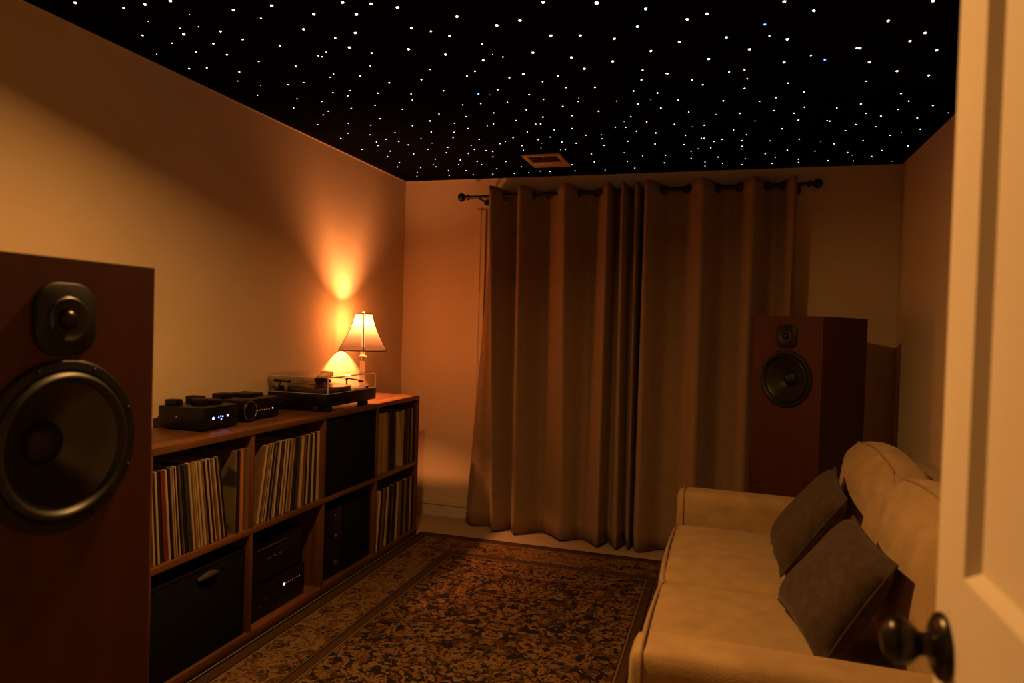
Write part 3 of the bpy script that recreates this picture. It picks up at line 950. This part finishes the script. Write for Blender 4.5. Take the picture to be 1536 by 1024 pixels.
# dust cover: five thin clear panes and pale strips standing in for light caught along its edges
LX0, LX1, LY0, LY1, LZ0, LZ1 = PX0 + 0.004, PX1 - 0.003, PY0 + 0.004, PY1 - 0.004, PZ1 + 0.0006, 0.998
bm = B()
t = 0.003
def quad(bm, pts):
    bm.faces.new([bm.verts.new(p) for p in pts])
quad(bm, [(LX0, LY0, LZ1), (LX1, LY0, LZ1), (LX1, LY1, LZ1), (LX0, LY1, LZ1)])
quad(bm, [(LX1, LY0, LZ0), (LX1, LY1, LZ0), (LX1, LY1, LZ1), (LX1, LY0, LZ1)])
quad(bm, [(LX0, LY0, LZ0), (LX0, LY1, LZ0), (LX0, LY1, LZ1), (LX0, LY0, LZ1)])
quad(bm, [(LX0, LY0, LZ0), (LX1, LY0, LZ0), (LX1, LY0, LZ1), (LX0, LY0, LZ1)])
quad(bm, [(LX0, LY1, LZ0), (LX1, LY1, LZ0), (LX1, LY1, LZ1), (LX0, LY1, LZ1)])
bmesh.ops.remove_doubles(bm, verts=list(bm.verts), dist=1e-6)
bmesh.ops.bevel(bm, geom=[e for e in bm.edges if len(e.link_faces) == 2], offset=0.010, segments=4, profile=0.5, affect='EDGES')
lid = obj('dust_cover', bm, M_acrylic, tt, smooth=60)
e = 0.0022
bm = B()
def arc_edge(y):
    r = 0.010
    p = [(LX1 - 0.0008, y, LZ0), (LX1 - 0.0008, y, LZ1 - r)]
    return p
for y in (LY0 + 0.003, LY1 - 0.003):
    tube(bm, [(LX1, y, LZ0 + 0.001), (LX1, y, LZ1 - 0.008)], 0.0028, 8)
tube(bm, [(LX1 - 0.002, LY0 + 0.004, LZ1 - 0.007), (LX1 - 0.0015, LY0 + 0.009, LZ1 - 0.0015), (LX1 - 0.0015, LY1 - 0.009, LZ1 - 0.0015), (LX1 - 0.002, LY1 - 0.004, LZ1 - 0.007)], 0.0028, 8)
tube(bm, [(LX1, LY0 + 0.002, LZ0 + 0.001), (LX1, LY1 - 0.002, LZ0 + 0.001)], 0.0012, 8)
tube(bm, [(LX0 + 0.005, LY0, LZ0 + 0.001), (LX1 - 0.003, LY0, LZ0 + 0.001)], 0.0010, 8)
tube(bm, [(LX0 + 0.005, LY0 + 0.0015, LZ1 - 0.0015), (LX1 - 0.004, LY0 + 0.0015, LZ1 - 0.0015)], 0.0011, 8)
obj('cover_edge_glint', bm, M_edgeglint, lid)
for yy in (-1.36, -1.10):
    bm = B(); rbox(bm, PX0 - 0.006, PX0 + 0.006, yy, yy + 0.03, PZ1 - 0.01, PZ1 + 0.02, 0.002)
    obj('cover_hinge', bm, M_blackplastic, tt)
bm = B(); lathe(bm, [(0.0, 0.0), (0.007, 0.0), (0.007, 0.010), (0.0, 0.011)], 16, Matrix.Translation((0.30, -1.018, PZ1)))
obj('speed_knob', bm, M_blackplastic, tt)
bm = B(); lathe(bm, [(0.0, 0.0), (0.030, 0.0), (0.034, 0.004), (0.034, 0.022), (0.030, 0.027), (0.0, 0.028)], 36, Matrix.Translation((0.085, -1.055, PZ1 + 0.0505)))
obj('pivot_housing', bm, M_brushed, tt)

# ------------------------------------------------------------------ table lamp
LX, LY, BZ = 0.138, -0.776, 1.246
lamp = thing('table_lamp', 'lit crystal table lamp with a bell shaped shade on the shelf end', 'lamp', (LX, LY, T))
bm = B()
def sq(bm, prof, ang, n=4, mtx=None):
    """square lathe: prof of (half diagonal, z)"""
    lathe(bm, prof, n, Matrix.Translation((LX, LY, 0)) @ Matrix.Rotation(ang, 4, 'Z'))
CA = R(-60)
sq(bm, [(0.0, T), (0.070, T), (0.070, T + 0.012), (0.058, T + 0.018), (0.0, T + 0.018)], CA)
sq(bm, [(0.0, T + 0.018), (0.046, T + 0.018), (0.046, T + 0.030), (0.034, T + 0.034), (0.0, T + 0.034)], CA)
obj('lamp_base', bm, M_crystal, lamp, smooth=0)
bm = B()
sq(bm, [(0.0, T + 0.034), (0.020, T + 0.034), (0.020, 1.050), (0.0, 1.050)], R(-15))
obj('crystal_column', bm, M_crystal, lamp, smooth=0)
bm = B()
for z in (0.900, 0.972, 1.044):
    sq(bm, [(0.0, z), (0.026, z), (0.026, z + 0.006), (0.0, z + 0.006)], R(-15))
sq(bm, [(0.0, 1.062), (0.030, 1.062), (0.030, 1.070), (0.0, 1.070)], R(-15))
lathe(bm, [(0.008, 1.050), (0.008, 1.064)], 16, Matrix.Translation((LX, LY, 0)))
obj('column_collar', bm, M_candle, lamp)
bm = B(); lathe(bm, [(0.0, 1.070), (0.0125, 1.070), (0.0125, 1.125), (0.0, 1.125)], 20, Matrix.Translation((LX, LY, 0)))
obj('candle_sleeve', bm, M_candle, lamp)
bm = B(); lathe(bm, [(0.008, 1.125), (0.008, 1.175), (0.012, 1.203), (0.023, 1.228), (0.0255, 1.246), (0.021, 1.264), (0.010, 1.274), (0.0, 1.276)], 20, Matrix.Translation((LX, LY, 0)))
bulb = obj('bulb', bm, M_bulb, lamp)
# bell shade: four panels meeting at seams, one seam towards the room
SZ0, SZ1 = 1.103, 1.303
prof = []
for k in range(13):
    f = k / 12
    prof.append((0.047 + (0.131 - 0.047) * ((1 - f) ** 1.5), SZ0 + f * (SZ1 - SZ0)))
bm = B()
lathe(bm, prof, 48, Matrix.Translation((LX, LY, 0)), close=False)
shade = obj('lamp_shade', bm, M_shade, lamp, smooth=40)
bm = B()
for (hd, z) in (prof[0], prof[-1]):
    tube(bm, [(LX + hd * math.cos(2 * PI * q / 40), LY + hd * math.sin(2 * PI * q / 40), z) for q in range(40)], 0.0030, 8, closed=True)
for s in range(4):
    a = CA + s * PI / 2
    tube(bm, [(LX + (hd + 0.001) * math.cos(a), LY + (hd + 0.001) * math.sin(a), z) for hd, z in prof], 0.0027, 8)
obj('shade_trim', bm, M_shadetrim, lamp)
bm = B()
lathe(bm, [(0.003, SZ1 - 0.01), (0.003, SZ1 + 0.004), (0.007, SZ1 + 0.006), (0.007, SZ1 + 0.012), (0.0, SZ1 + 0.016)], 14, Matrix.Translation((LX, LY, 0)))
for s in range(4):
    a = CA + s * PI / 2
    tube(bm, [(LX, LY, SZ1 - 0.004), (LX + 0.047 * math.cos(a), LY + 0.047 * math.sin(a), SZ1)], 0.0012, 6)
obj('shade_finial', bm, M_candle, lamp)

# ------------------------------------------------------------------ tower speakers
def tower_speaker(label, loc, rot, group):
    """front faces local -y; origin under the middle of the cabinet front"""
    s = thing('tower_speaker', label, 'speaker', loc, rot, group)
    w, d, h = 0.37, 0.40, 1.345
    zt, zw = 1.247, 1.043
    # cabinet with a real cut-out behind the woofer
    bm = B()
    c8 = [bm.verts.new((x, y, z)) for y in (0.0, d) for x, z in ((-w / 2, 0.0), (w / 2, 0.0), (w / 2, h), (-w / 2, h))]
    for f in ((4, 5, 6, 7), (0, 1, 5, 4), (1, 2, 6, 5), (2, 3, 7, 6), (3, 0, 4, 7)):
        bm.faces.new([c8[i] for i in f])
    nh = 64
    rim = [bm.verts.new((0.121 * math.cos(2 * PI * k / nh), 0.0, zw + 0.121 * math.sin(2 * PI * k / nh))) for k in range(nh)]
    well = [bm.verts.new((v.co.x, 0.075, v.co.z)) for v in rim]
    for k in range(nh):
        bm.faces.new((rim[k], rim[(k + 1) % nh], well[(k + 1) % nh], well[k]))
    bm.faces.new(well)
    edges = [e for e in bm.edges if all(v.co.y == 0.0 for v in e.verts)]
    bmesh.ops.triangle_fill(bm, edges=edges, use_beauty=True)
    bmesh.ops.recalc_face_normals(bm, faces=list(bm.faces))
    obj('cabinet', bm, M_mahog, s, local=True)
    # tweeter plate with rounded corners
    bm = B()
    t = B()
    hw, hh, rr = 0.055, 0.058, 0.040
    pts = []
    for cx, cz, a0 in ((hw - rr, hh - rr, 0), (-hw + rr, hh - rr, 90), (-hw + rr, -hh + rr, 180), (hw - rr, -hh + rr, 270)):
        for k in range(9):
            a = R(a0 + k * 90 / 8)
            pts.append((cx + rr * math.cos(a), cz + rr * math.sin(a)))
    ringA = [t.verts.new((x, 0.0, zt + z)) for x, z in pts]
    ringB = [t.verts.new((x, -0.006, zt + z)) for x, z in pts]
    ringC = [t.verts.new((x * 0.95, -0.008, zt + z * 0.95)) for x, z in pts]
    n = len(pts)
    for ra, rb in ((ringA, ringB), (ringB, ringC)):
        for i in range(n):
            t.faces.new((ra[i], ra[(i + 1) % n], rb[(i + 1) % n], rb[i]))
    t.faces.new(ringC)
    bmesh.ops.recalc_face_normals(t, faces=list(t.faces))
    merge(bm, t)
    tp = obj('tweeter_plate', bm, M_blackplastic, s, local=True)
    bm = B()
    lathe(bm, [(0.034, 0.0), (0.036, 0.002), (0.034, 0.004), (0.026, 0.001), (0.018, 0.0)], 36, axis_m((0, -0.008, zt), (0, -1, 0)))
    obj('tweeter_horn', bm, M_rubber, tp, local=True)
    bm = B()
    lathe(bm, [(0.015, 0.0), (0.0135, 0.005), (0.009, 0.009), (0.0, 0.011)], 28, axis_m((0, -0.008, zt), (0, -1, 0)))
    obj('tweeter_dome', bm, M_blacksatin, tp, local=True)
    m = axis_m((0, 0, zw), (0, -1, 0))
    bm = B()
    lathe(bm, [(0.139, 0.0), (0.140, 0.004), (0.137, 0.008), (0.124, 0.009), (0.119, 0.006), (0.119, 0.0)], 72, m, close=False)
    wf = obj('woofer_frame', bm, M_blackplastic, s, local=True)
    bm = B()
    lathe(bm, [(0.121, 0.004)] + [(0.121 - 0.018 * k / 8, 0.005 + 0.011 * math.sin(PI * k / 8)) for k in range(9)], 72, m, close=False)
    obj('woofer_surround', bm, M_rubber, wf, local=True)
    bm = B()
    lathe(bm, [(0.104, 0.0045), (0.098, 0.001), (0.080, -0.013), (0.060, -0.028), (0.042, -0.040), (0.034, -0.045)], 72, m, close=False)
    obj('woofer_cone', bm, M_cone, wf, local=True)
    bm = B()
    lathe(bm, [(0.037, -0.0435), (0.033, -0.037), (0.021, -0.031), (0.0, -0.0285)], 40, m, close=False)
    obj('dust_cap', bm, M_blackplastic, wf, local=True)
    for k in range(8):
        a = 2 * PI * (k + 0.5) / 8
        bm = B(); sphere(bm, Vector((0.131 * math.cos(a), -0.009, zw + 0.131 * math.sin(a))), 0.003, 8, 6)
        obj('mounting_screw', bm, M_blacksatin, wf, local=True)
    return s

th = R(37)
fr = Vector((2.500, -0.750))                      # near front corner of the far speaker
fd = Vector((math.cos(-th), math.sin(-th)))       # left-to-right along its front
mid = fr - fd * 0.185
tower_speaker('mahogany tower speaker standing in the back corner behind the sofa, beside the curtain', (mid.x, mid.y, 0.0), -th, 'pair of mahogany tower speakers')
tower_speaker('large near mahogany tower speaker standing in front of the shelf end by the left wall', (1.05, -3.405, 0.0), R(90), 'pair of mahogany tower speakers')

# ------------------------------------------------------------------ sofa
FX, BX = 1.895, 2.885
Y0, Y1 = -2.785, -1.085
AT = 0.140
AZ = 0.578
sofa = thing('sofa', 'beige microsuede two seat sofa along the right wall', 'sofa', (2.39, -1.95, 0.0))
bm = B(); rbox(bm, FX + 0.03, BX - 0.02, Y0 + 0.03, Y1 - 0.03, 0.07, 0.285, 0.015)
obj('seat_base', bm, M_sofa, sofa)
bm = B(); t = softbox(0.17, Y1 - Y0 - 0.02, 0.70, 0.05, (0.01, 0, 0.005), 16); merge(bm, t, Matrix.Translation((BX - 0.085, (Y0 + Y1) / 2, 0.42)))
obj('back_frame', bm, M_sofa, sofa, smooth=80)
def arm(y0, y1):
    bm = B()
    t = softbox(BX - FX - 0.02, y1 - y0, AZ - 0.06, 0.030, (0.004, 0.006, 0.004), 20)
    for v in t.verts:                     # top slopes gently down to the back
        if v.co.z > 0:
            v.co.z -= 0.012 * (v.co.x + 0.5) * (v.co.z / 0.26)
    merge(bm, t, Matrix.Translation(((FX + BX - 0.02) / 2, (y0 + y1) / 2, 0.06 + (AZ - 0.06) / 2)))
    o = obj('arm', bm, M_sofa, sofa, smooth=80)
    # welt cord round the front of the arm
    bm = B()
    x = FX + 0.026
    a, b, zt, r = y0 + 0.003, y1 - 0.003, AZ - 0.000, 0.030
    pts = [(x, a - .003, 0.10), (x, a - .006, 0.35), (x, a - .002, zt - r)] + \
          [(x, a + r - r * math.cos(R(k)), zt - r + r * math.sin(R(k))) for k in range(15, 90, 15)] + [(x, a + r, zt + 0.003), (x, b - r, zt + 0.003)] + \
          [(x, b - r + r * math.sin(R(k)), zt - r + r * math.cos(R(k))) for k in range(15, 90, 15)] + [(x, b + .002, zt - r), (x, b + .006, 0.35), (x, b + .003, 0.10)]
    tube(bm, pts, 0.0035, 8)
    obj('welt', bm, M_welt, o)
    return o
arm(Y0, Y0 + AT)
arm(Y1 - AT, Y1)
ys = [Y0 + AT + 0.004, (Y0 + Y1) / 2 - 0.003, (Y0 + Y1) / 2 + 0.003, Y1 - AT - 0.004]
for a, b in ((ys[0], ys[1]), (ys[2], ys[3])):
    bm = B()
    sx = 0.72
    t = softbox(sx, b - a - 0.004, 0.165, 0.038, (0.014, 0.0, 0.014), 18)
    merge(bm, t, Matrix.Translation((FX - 0.012 + sx / 2, (a + b) / 2, 0.366)))
    sc = obj('seat_cushion', bm, M_sofa, sofa, smooth=80)
    bm = B()
    for z in (0.438,):
        xs = FX - 0.012 + 0.010
        tube(bm, [(xs + 0.02, a + 0.008, z - 0.012)] + [(xs + 0.006 - 0.008 * math.sin(PI * k / 12), a + 0.02 + (b - a - 0.04) * k / 12, z + 0.008 * math.sin(PI * k / 12)) for k in range(13)] + [(xs + 0.02, b - 0.008, z - 0.012)], 0.0035, 8)
    obj('welt', bm, M_welt, sc)
def back_cushion(a, b, xc, lean, top):
    bm = B()
    hgt = 0.47
    t = softbox(0.17, b - a, hgt, 0.06, (0.048, 0.012, 0.045), 20)
    merge(bm, t, Matrix.Translation((xc, (a + b) / 2, top - hgt / 2 - 0.03)) @ Matrix.Rotation(R(lean), 4, 'Y'))
    o = obj('back_cushion', bm, M_sofa, sofa, smooth=80)
    bm = B()
    pts = []
    m = Matrix.Translation((xc, (a + b) / 2, top - hgt / 2 - 0.03)) @ Matrix.Rotation(R(lean), 4, 'Y')
    for k in range(17):
        v = -1 + 2 * k / 16
        hh = hgt / 2 + 0.045 * (1 - v * v) * 0.72 + 0.000
        if abs(v) > 0.93:
            hh -= 0.03
        pts.append(m @ Vector((-0.045, v * (b - a) / 2 * 0.97, hh)))
    tube(bm, pts, 0.003, 8)
    obj('welt', bm, M_welt, o)
    return o
back_cushion(ys[2] - 0.01, ys[3] + 0.0, 2.606, 3, 0.868)
back_cushion(ys[0] + 0.0, ys[1] - 0.01, 2.606, 3, 0.868)
for fx in (FX + 0.07, BX - 0.07):
    for fy in (Y0 + 0.07, Y1 - 0.07):
        bm = B(); lathe(bm, [(0.0, 0.0), (0.018, 0.0), (0.026, 0.072), (0.0, 0.072)], 20, Matrix.Translation((fx, fy, 0.0)))
        if RX0 < fx < RX1 and RY0 < fy < RY1:
            bm.transform(Matrix.Translation((0, 0, 0.0087)))
        obj('sofa_foot', bm, M_walnut_v, sofa)

# scatter cushions
def throw_pillow(label, corners, thick):
    bm, rim = pillow(corners, thick)
    c = sum((Vector(p) for p in corners), Vector()) / 4
    o = obj('throw_pillow', bm, M_pillow, loc=c, smooth=70)
    tag(o, label, 'pillow', 'dark brown pillows on the sofa')
    bm = B(); tube(bm, rim, 0.0028, 6, closed=True)
    bm.transform(Matrix.Translation(-c))
    obj('seam', bm, M_pillow, o, local=True)
    return o
throw_pillow('dark brown throw pillow leaning on the far back cushion of the sofa',
             [(2.262, -1.905, 0.487), (2.257, -1.515, 0.487), (2.464, -1.520, 0.785), (2.452, -1.870, 0.745)], 0.115)
throw_pillow('dark brown throw pillow on the near sofa seat beside the near arm',
             [(2.306, -2.530, 0.490), (2.241, -2.120, 0.490), (2.428, -2.130, 0.756), (2.462, -2.500, 0.738)], 0.12)

# ------------------------------------------------------------------ star lights in the ceiling
STARS = {
 'Lw': '0.148,-2.614 0.353,-2.554 0.449,-2.556 1.032,-2.398 1.250,-2.259 1.692,-1.989 1.796,-1.862 1.314,-1.745 2.592,-2.047 2.501,-1.937 2.627,-1.820 2.598,-1.763 2.449,-1.740 2.458,-1.736 2.698,-1.664 2.510,-1.600 2.618,-1.491 2.734,-1.423',
 'Mw': '0.266,-2.549 0.158,-2.367 0.947,-1.634 1.695,-1.049 1.216,-1.113 2.102,-1.618 2.534,-1.404 2.686,-1.232',
 'L': '0.596,-2.459 0.731,-2.457 0.824,-2.376 0.728,-2.286 0.306,-2.343 0.953,-2.426 1.098,-2.358 0.953,-2.344 1.530,-2.290 1.350,-2.172 1.431,-2.190 1.078,-2.215 0.880,-2.222 1.174,-2.130 1.497,-2.059 1.589,-2.038 0.798,-2.118 0.993,-2.059 1.100,-1.986 1.403,-1.935 1.212,-1.907 1.523,-1.865 1.657,-1.798 1.546,-1.751 2.197,-2.136 1.926,-2.082 1.984,-2.107 2.040,-1.920 2.226,-1.863 1.893,-1.918 2.113,-1.805 1.981,-1.748 2.231,-1.662',
 'Sw': '0.642,-2.388 1.192,-1.111 2.114,-1.522',
 'Tw': '0.267,-2.453 0.074,-2.218 0.329,-2.385 1.263,-1.951 1.115,-1.547',
 'M': '0.445,-2.334 0.475,-2.261 0.349,-2.253 0.568,-2.186 0.235,-2.206 0.327,-2.157 0.087,-2.072 0.256,-2.000 0.508,-2.004 0.434,-1.842 1.128,-2.178 0.793,-2.201 1.257,-2.046 0.850,-2.056 0.989,-1.866 1.146,-1.812 1.099,-1.769 1.749,-1.691 0.697,-1.863 1.252,-1.721 1.435,-1.698 0.772,-1.767 1.166,-1.601 1.548,-1.547 1.778,-1.431 0.667,-1.664 1.273,-1.517 1.688,-1.312 1.774,-1.235 1.373,-1.342 1.209,-1.330 1.510,-1.246 0.912,-1.287 1.385,-1.208 1.252,-1.212 0.723,-1.257 1.718,-0.861 1.695,-0.660 0.498,-0.774 1.833,-1.637 1.917,-1.552 1.954,-1.490 2.107,-1.417 2.261,-1.442 1.852,-1.326 2.028,-1.281 2.562,-1.131 2.840,-1.052 2.232,-1.108 2.316,-1.054 2.095,-1.096 2.672,-0.939 2.343,-0.947 2.474,-0.906 2.822,-0.885 1.944,-0.946 2.284,-0.822 2.563,-0.737 2.772,-0.617',
 'S': '0.208,-2.289 0.694,-2.097 0.649,-2.075 0.658,-2.064 0.161,-2.064 0.574,-1.873 0.357,-1.833 0.149,-1.748 0.289,-1.670 0.198,-1.562 0.375,-1.617 0.485,-1.708 0.326,-1.485 0.274,-1.443 0.159,-1.308 1.290,-1.921 0.786,-1.947 0.605,-1.902 1.364,-1.652 1.828,-1.640 1.438,-1.568 0.571,-1.717 0.526,-1.660 0.799,-1.625 0.771,-1.552 1.316,-1.449 1.451,-1.393 1.157,-1.442 1.040,-1.449 0.958,-1.448 0.579,-1.521 0.673,-1.446 0.453,-1.503 0.806,-1.348 1.054,-1.314 0.506,-1.335 1.119,-1.185 0.320,-1.298 0.822,-1.198 0.412,-1.250 0.607,-1.201 0.999,-1.153 1.544,-0.991 1.592,-0.982 0.853,-1.105 1.254,-1.004 1.342,-1.009 1.632,-0.908 1.118,-0.992 0.228,-1.145 0.764,-1.057 0.653,-1.083 0.468,-1.106 0.323,-1.094 1.384,-0.883 1.450,-0.806 0.140,-1.063 0.721,-0.965 1.020,-0.908 1.205,-0.885 0.551,-0.977 0.364,-1.000 0.841,-0.909 1.135,-0.850 1.568,-0.735 0.290,-0.962 0.412,-0.948 0.961,-0.849 1.241,-0.784 0.919,-0.809 1.307,-0.746 0.432,-0.878 0.262,-0.892 0.761,-0.808 1.439,-0.678 1.021,-0.751 0.136,-0.836 0.620,-0.789 0.746,-0.720 0.801,-0.691 1.227,-0.636 1.002,-0.659 0.274,-0.773 0.569,-0.685 0.831,-0.662 0.374,-0.686 0.686,-0.650 1.343,-0.517 0.204,-0.666 0.794,-0.551 1.607,-0.426 1.727,-0.419 0.449,-0.556 0.584,-0.511 0.670,-0.464 0.834,-0.435 0.203,-0.513 1.326,-0.334 1.510,-0.317 1.707,-0.246 0.382,-0.432 0.376,-0.376 0.669,-0.383 0.529,-0.401 0.140,-0.411 1.189,-0.293 0.275,-0.371 0.723,-0.266 1.530,-0.146 0.962,-0.277 0.883,-0.290 0.411,-0.265 1.353,-0.125 1.173,-0.132 0.965,-0.160 1.020,-0.139 0.885,-0.132 0.195,-0.246 0.520,-0.247 0.791,-0.123 0.652,-0.127 0.526,-0.135 0.362,-0.130 0.146,-0.146 2.170,-1.901 2.049,-1.606 2.735,-1.130 2.478,-1.092 2.719,-1.024 1.885,-1.159 2.605,-0.993 2.463,-0.915 1.813,-0.987 2.591,-0.829 2.681,-0.778 2.877,-0.699 2.072,-0.844 1.852,-0.790 2.132,-0.748 1.923,-0.725 1.936,-0.723 2.020,-0.686 1.980,-0.654 2.114,-0.646 2.244,-0.617 2.377,-0.622 2.670,-0.541 1.836,-0.622 2.547,-0.503 2.116,-0.538 1.964,-0.534 2.894,-0.399 1.864,-0.480 2.339,-0.417 2.475,-0.369 2.791,-0.330 2.235,-0.358 2.636,-0.315 2.767,-0.208 1.858,-0.327 1.997,-0.329 2.138,-0.267 2.290,-0.272 2.410,-0.209 2.564,-0.150 2.693,-0.122 1.927,-0.228 2.020,-0.179 2.124,-0.133 2.283,-0.133 2.418,-0.132 1.924,-0.127',
 'Mb': '0.401,-2.077 0.912,-1.773 1.733,-1.591 1.689,-1.474 1.635,-1.138 2.313,-1.706 2.330,-1.324 2.229,-1.280 2.350,-1.131',
 'T': '0.241,-1.850 0.436,-2.465 0.181,-1.914 0.399,-2.381 1.461,-1.433 1.605,-1.364 1.460,-0.880 1.136,-0.782 1.199,-0.632 1.106,-0.686 1.519,-0.514 1.744,-1.352 0.960,-1.128 1.596,-1.072 0.571,-0.883 2.170,-1.242 1.997,-1.102 2.926,-0.934 2.480,-0.560 2.115,-0.478 1.901,-0.531 2.668,-0.245 2.887,-0.077 2.810,-0.654 1.890,-0.930 2.162,-0.968',
 'X': '1.680,-2.251',
 'Lb': '1.813,-2.180 1.775,-2.064 2.283,-2.058',
 'B': '1.073,-1.570 2.152,-1.993 2.362,-1.657',
}

M_star = {'w': emit('white_star', (1.0, 0.97, 0.95), 7.0), 'y': emit('warm_star', (1.0, 0.72, 0.42), 7.0),
          'b': emit('blue_white_star', (0.62, 0.78, 1.0), 7.0), 'B': emit('blue_star', (0.08, 0.16, 1.0), 9.0)}
SIZE = {'X': 0.0054, 'L': 0.0040, 'M': 0.0027, 'S': 0.0021, 'T': 0.0011, 'B': 0.0036}
def star_bm(r):
    bm = B()
    lathe(bm, [(r, 0.0), (r * 0.9, -r * 0.35), (r * 0.55, -r * 0.62), (0.0, -r * 0.72)], 10)
    return bm
cache = {}
WORD = {'X': 'very large', 'L': 'large', 'M': 'medium', 'S': 'small', 'T': 'tiny', 'B': 'bright'}
CW = {'w': 'white', 'y': 'warm white', 'b': 'bluish white', 'B': 'blue'}
allstars = []
for key, txt in STARS.items():
    size = key[0]
    tone = 'B' if size == 'B' else {'': 'w', 'w': 'y', 'b': 'b'}[key[1:]]
    for q in txt.split():
        x, y = [float(v) for v in q.split(',')]
        allstars.append((size, tone, x, y))
# the smallest-looking ones beyond the three hundredth are left as one sprinkle
allstars.sort(key=lambda s: -SIZE[s[0]] / math.hypot(s[2] - 2.07, s[3] + 4.28))
one, rest = allstars[:296], allstars[296:]
def zone(x, y):
    if y > -0.55:
        a = 'by the back wall'
    elif y > -1.1:
        a = 'just before the air vent'
    elif y > -1.8:
        a = 'over the middle of the rug'
    else:
        a = 'toward the doorway'
    b = 'over the shelf side' if x < 0.95 else ('over the room centre' if x < 2.0 else 'over the sofa side')
    return a, b
for size, tone, x, y in one:
    k = (size, tone)
    if k not in cache:
        bm = star_bm(SIZE[size])
        o = obj('star_light', bm, M_star[tone], smooth=60)
        cache[k] = o
    else:
        o = cache[k].copy()
        COL.objects.link(o)
    o.location = (x, y, H)
    a, b = zone(x, y)
    lab = '%s %s star light %s, %s' % (WORD[size], CW[tone], a, b)
    tag(o, lab, 'star light', '%s %s star lights %s, %s' % (WORD[size], CW[tone], a, b))
bm = B()
for size, tone, x, y in rest:
    t = star_bm(SIZE[size]); merge(bm, t, Matrix.Translation((x, y, H)))
o = obj('faint_star_lights', bm, M_star['w'], smooth=60)
tag(o, 'faint scattered white pinpoint star lights sprinkled across the black ceiling', 'star light', kind='stuff')

# ------------------------------------------------------------------ light
def light(name, kind, loc, energy, colour, size=0.03, rot=None, **kw):
    l = bpy.data.lights.new(name, kind)
    l.energy = energy
    l.color = colour
    if kind == 'AREA':
        l.shape = 'DISK'; l.size = size
    else:
        l.shadow_soft_size = size
    for k, v in kw.items():
        setattr(l, k, v)
    o = bpy.data.objects.new(name, l)
    o.location = loc
    if rot:
        o.rotation_euler = rot
    COL.objects.link(o)
    return o
light('lamp_bulb_light', 'POINT', (LX, LY, BZ), 60.0, (1.0, 0.31, 0.09), 0.024)
dl = light('gimbal_downlight', 'AREA', (1.13, -2.64, H - 0.03), 37.0, (1.0, 0.47, 0.13), 0.09)
dl.rotation_euler = Vector((0.21, -0.19, -0.96)).to_track_quat('-Z', 'Y').to_euler()

world = bpy.data.worlds.new('night')
scene.world = world
world.use_nodes = True
world.node_tree.nodes['Background'].inputs[0].default_value = (1.0, 0.55, 0.22, 1)
world.node_tree.nodes['Background'].inputs[1].default_value = 0.002

# ------------------------------------------------------------------ camera
cam = bpy.data.cameras.new('camera')
cam.sensor_width = 36.0
cam.lens = 1053.67 / 1536 * 36.0
cam.clip_start = 0.02
cam.dof.use_dof = True
cam.dof.focus_distance = 3.2
cam.dof.aperture_fstop = 3.4
co = bpy.data.objects.new('camera', cam)
COL.objects.link(co)
r = Vector((0.9561109, 0.2915681, 0.0289816))
d = Vector((0.0337809, -0.0114384, -0.9993638))
f = Vector((-0.2910511, 0.9564817, -0.0207858))
m = Matrix((( r.x, -d.x, -f.x, 2.070807), (r.y, -d.y, -f.y, -4.278290), (r.z, -d.z, -f.z, 1.255522), (0, 0, 0, 1)))
co.matrix_world = m
scene.camera = co

scene.view_settings.view_transform = 'Standard'
scene.view_settings.look = 'None'
scene.view_settings.gamma = 1.0
scene.view_settings.exposure = 0.0
scene.view_settings.use_curve_mapping = False
scene.cycles.transparent_max_bounces = 32
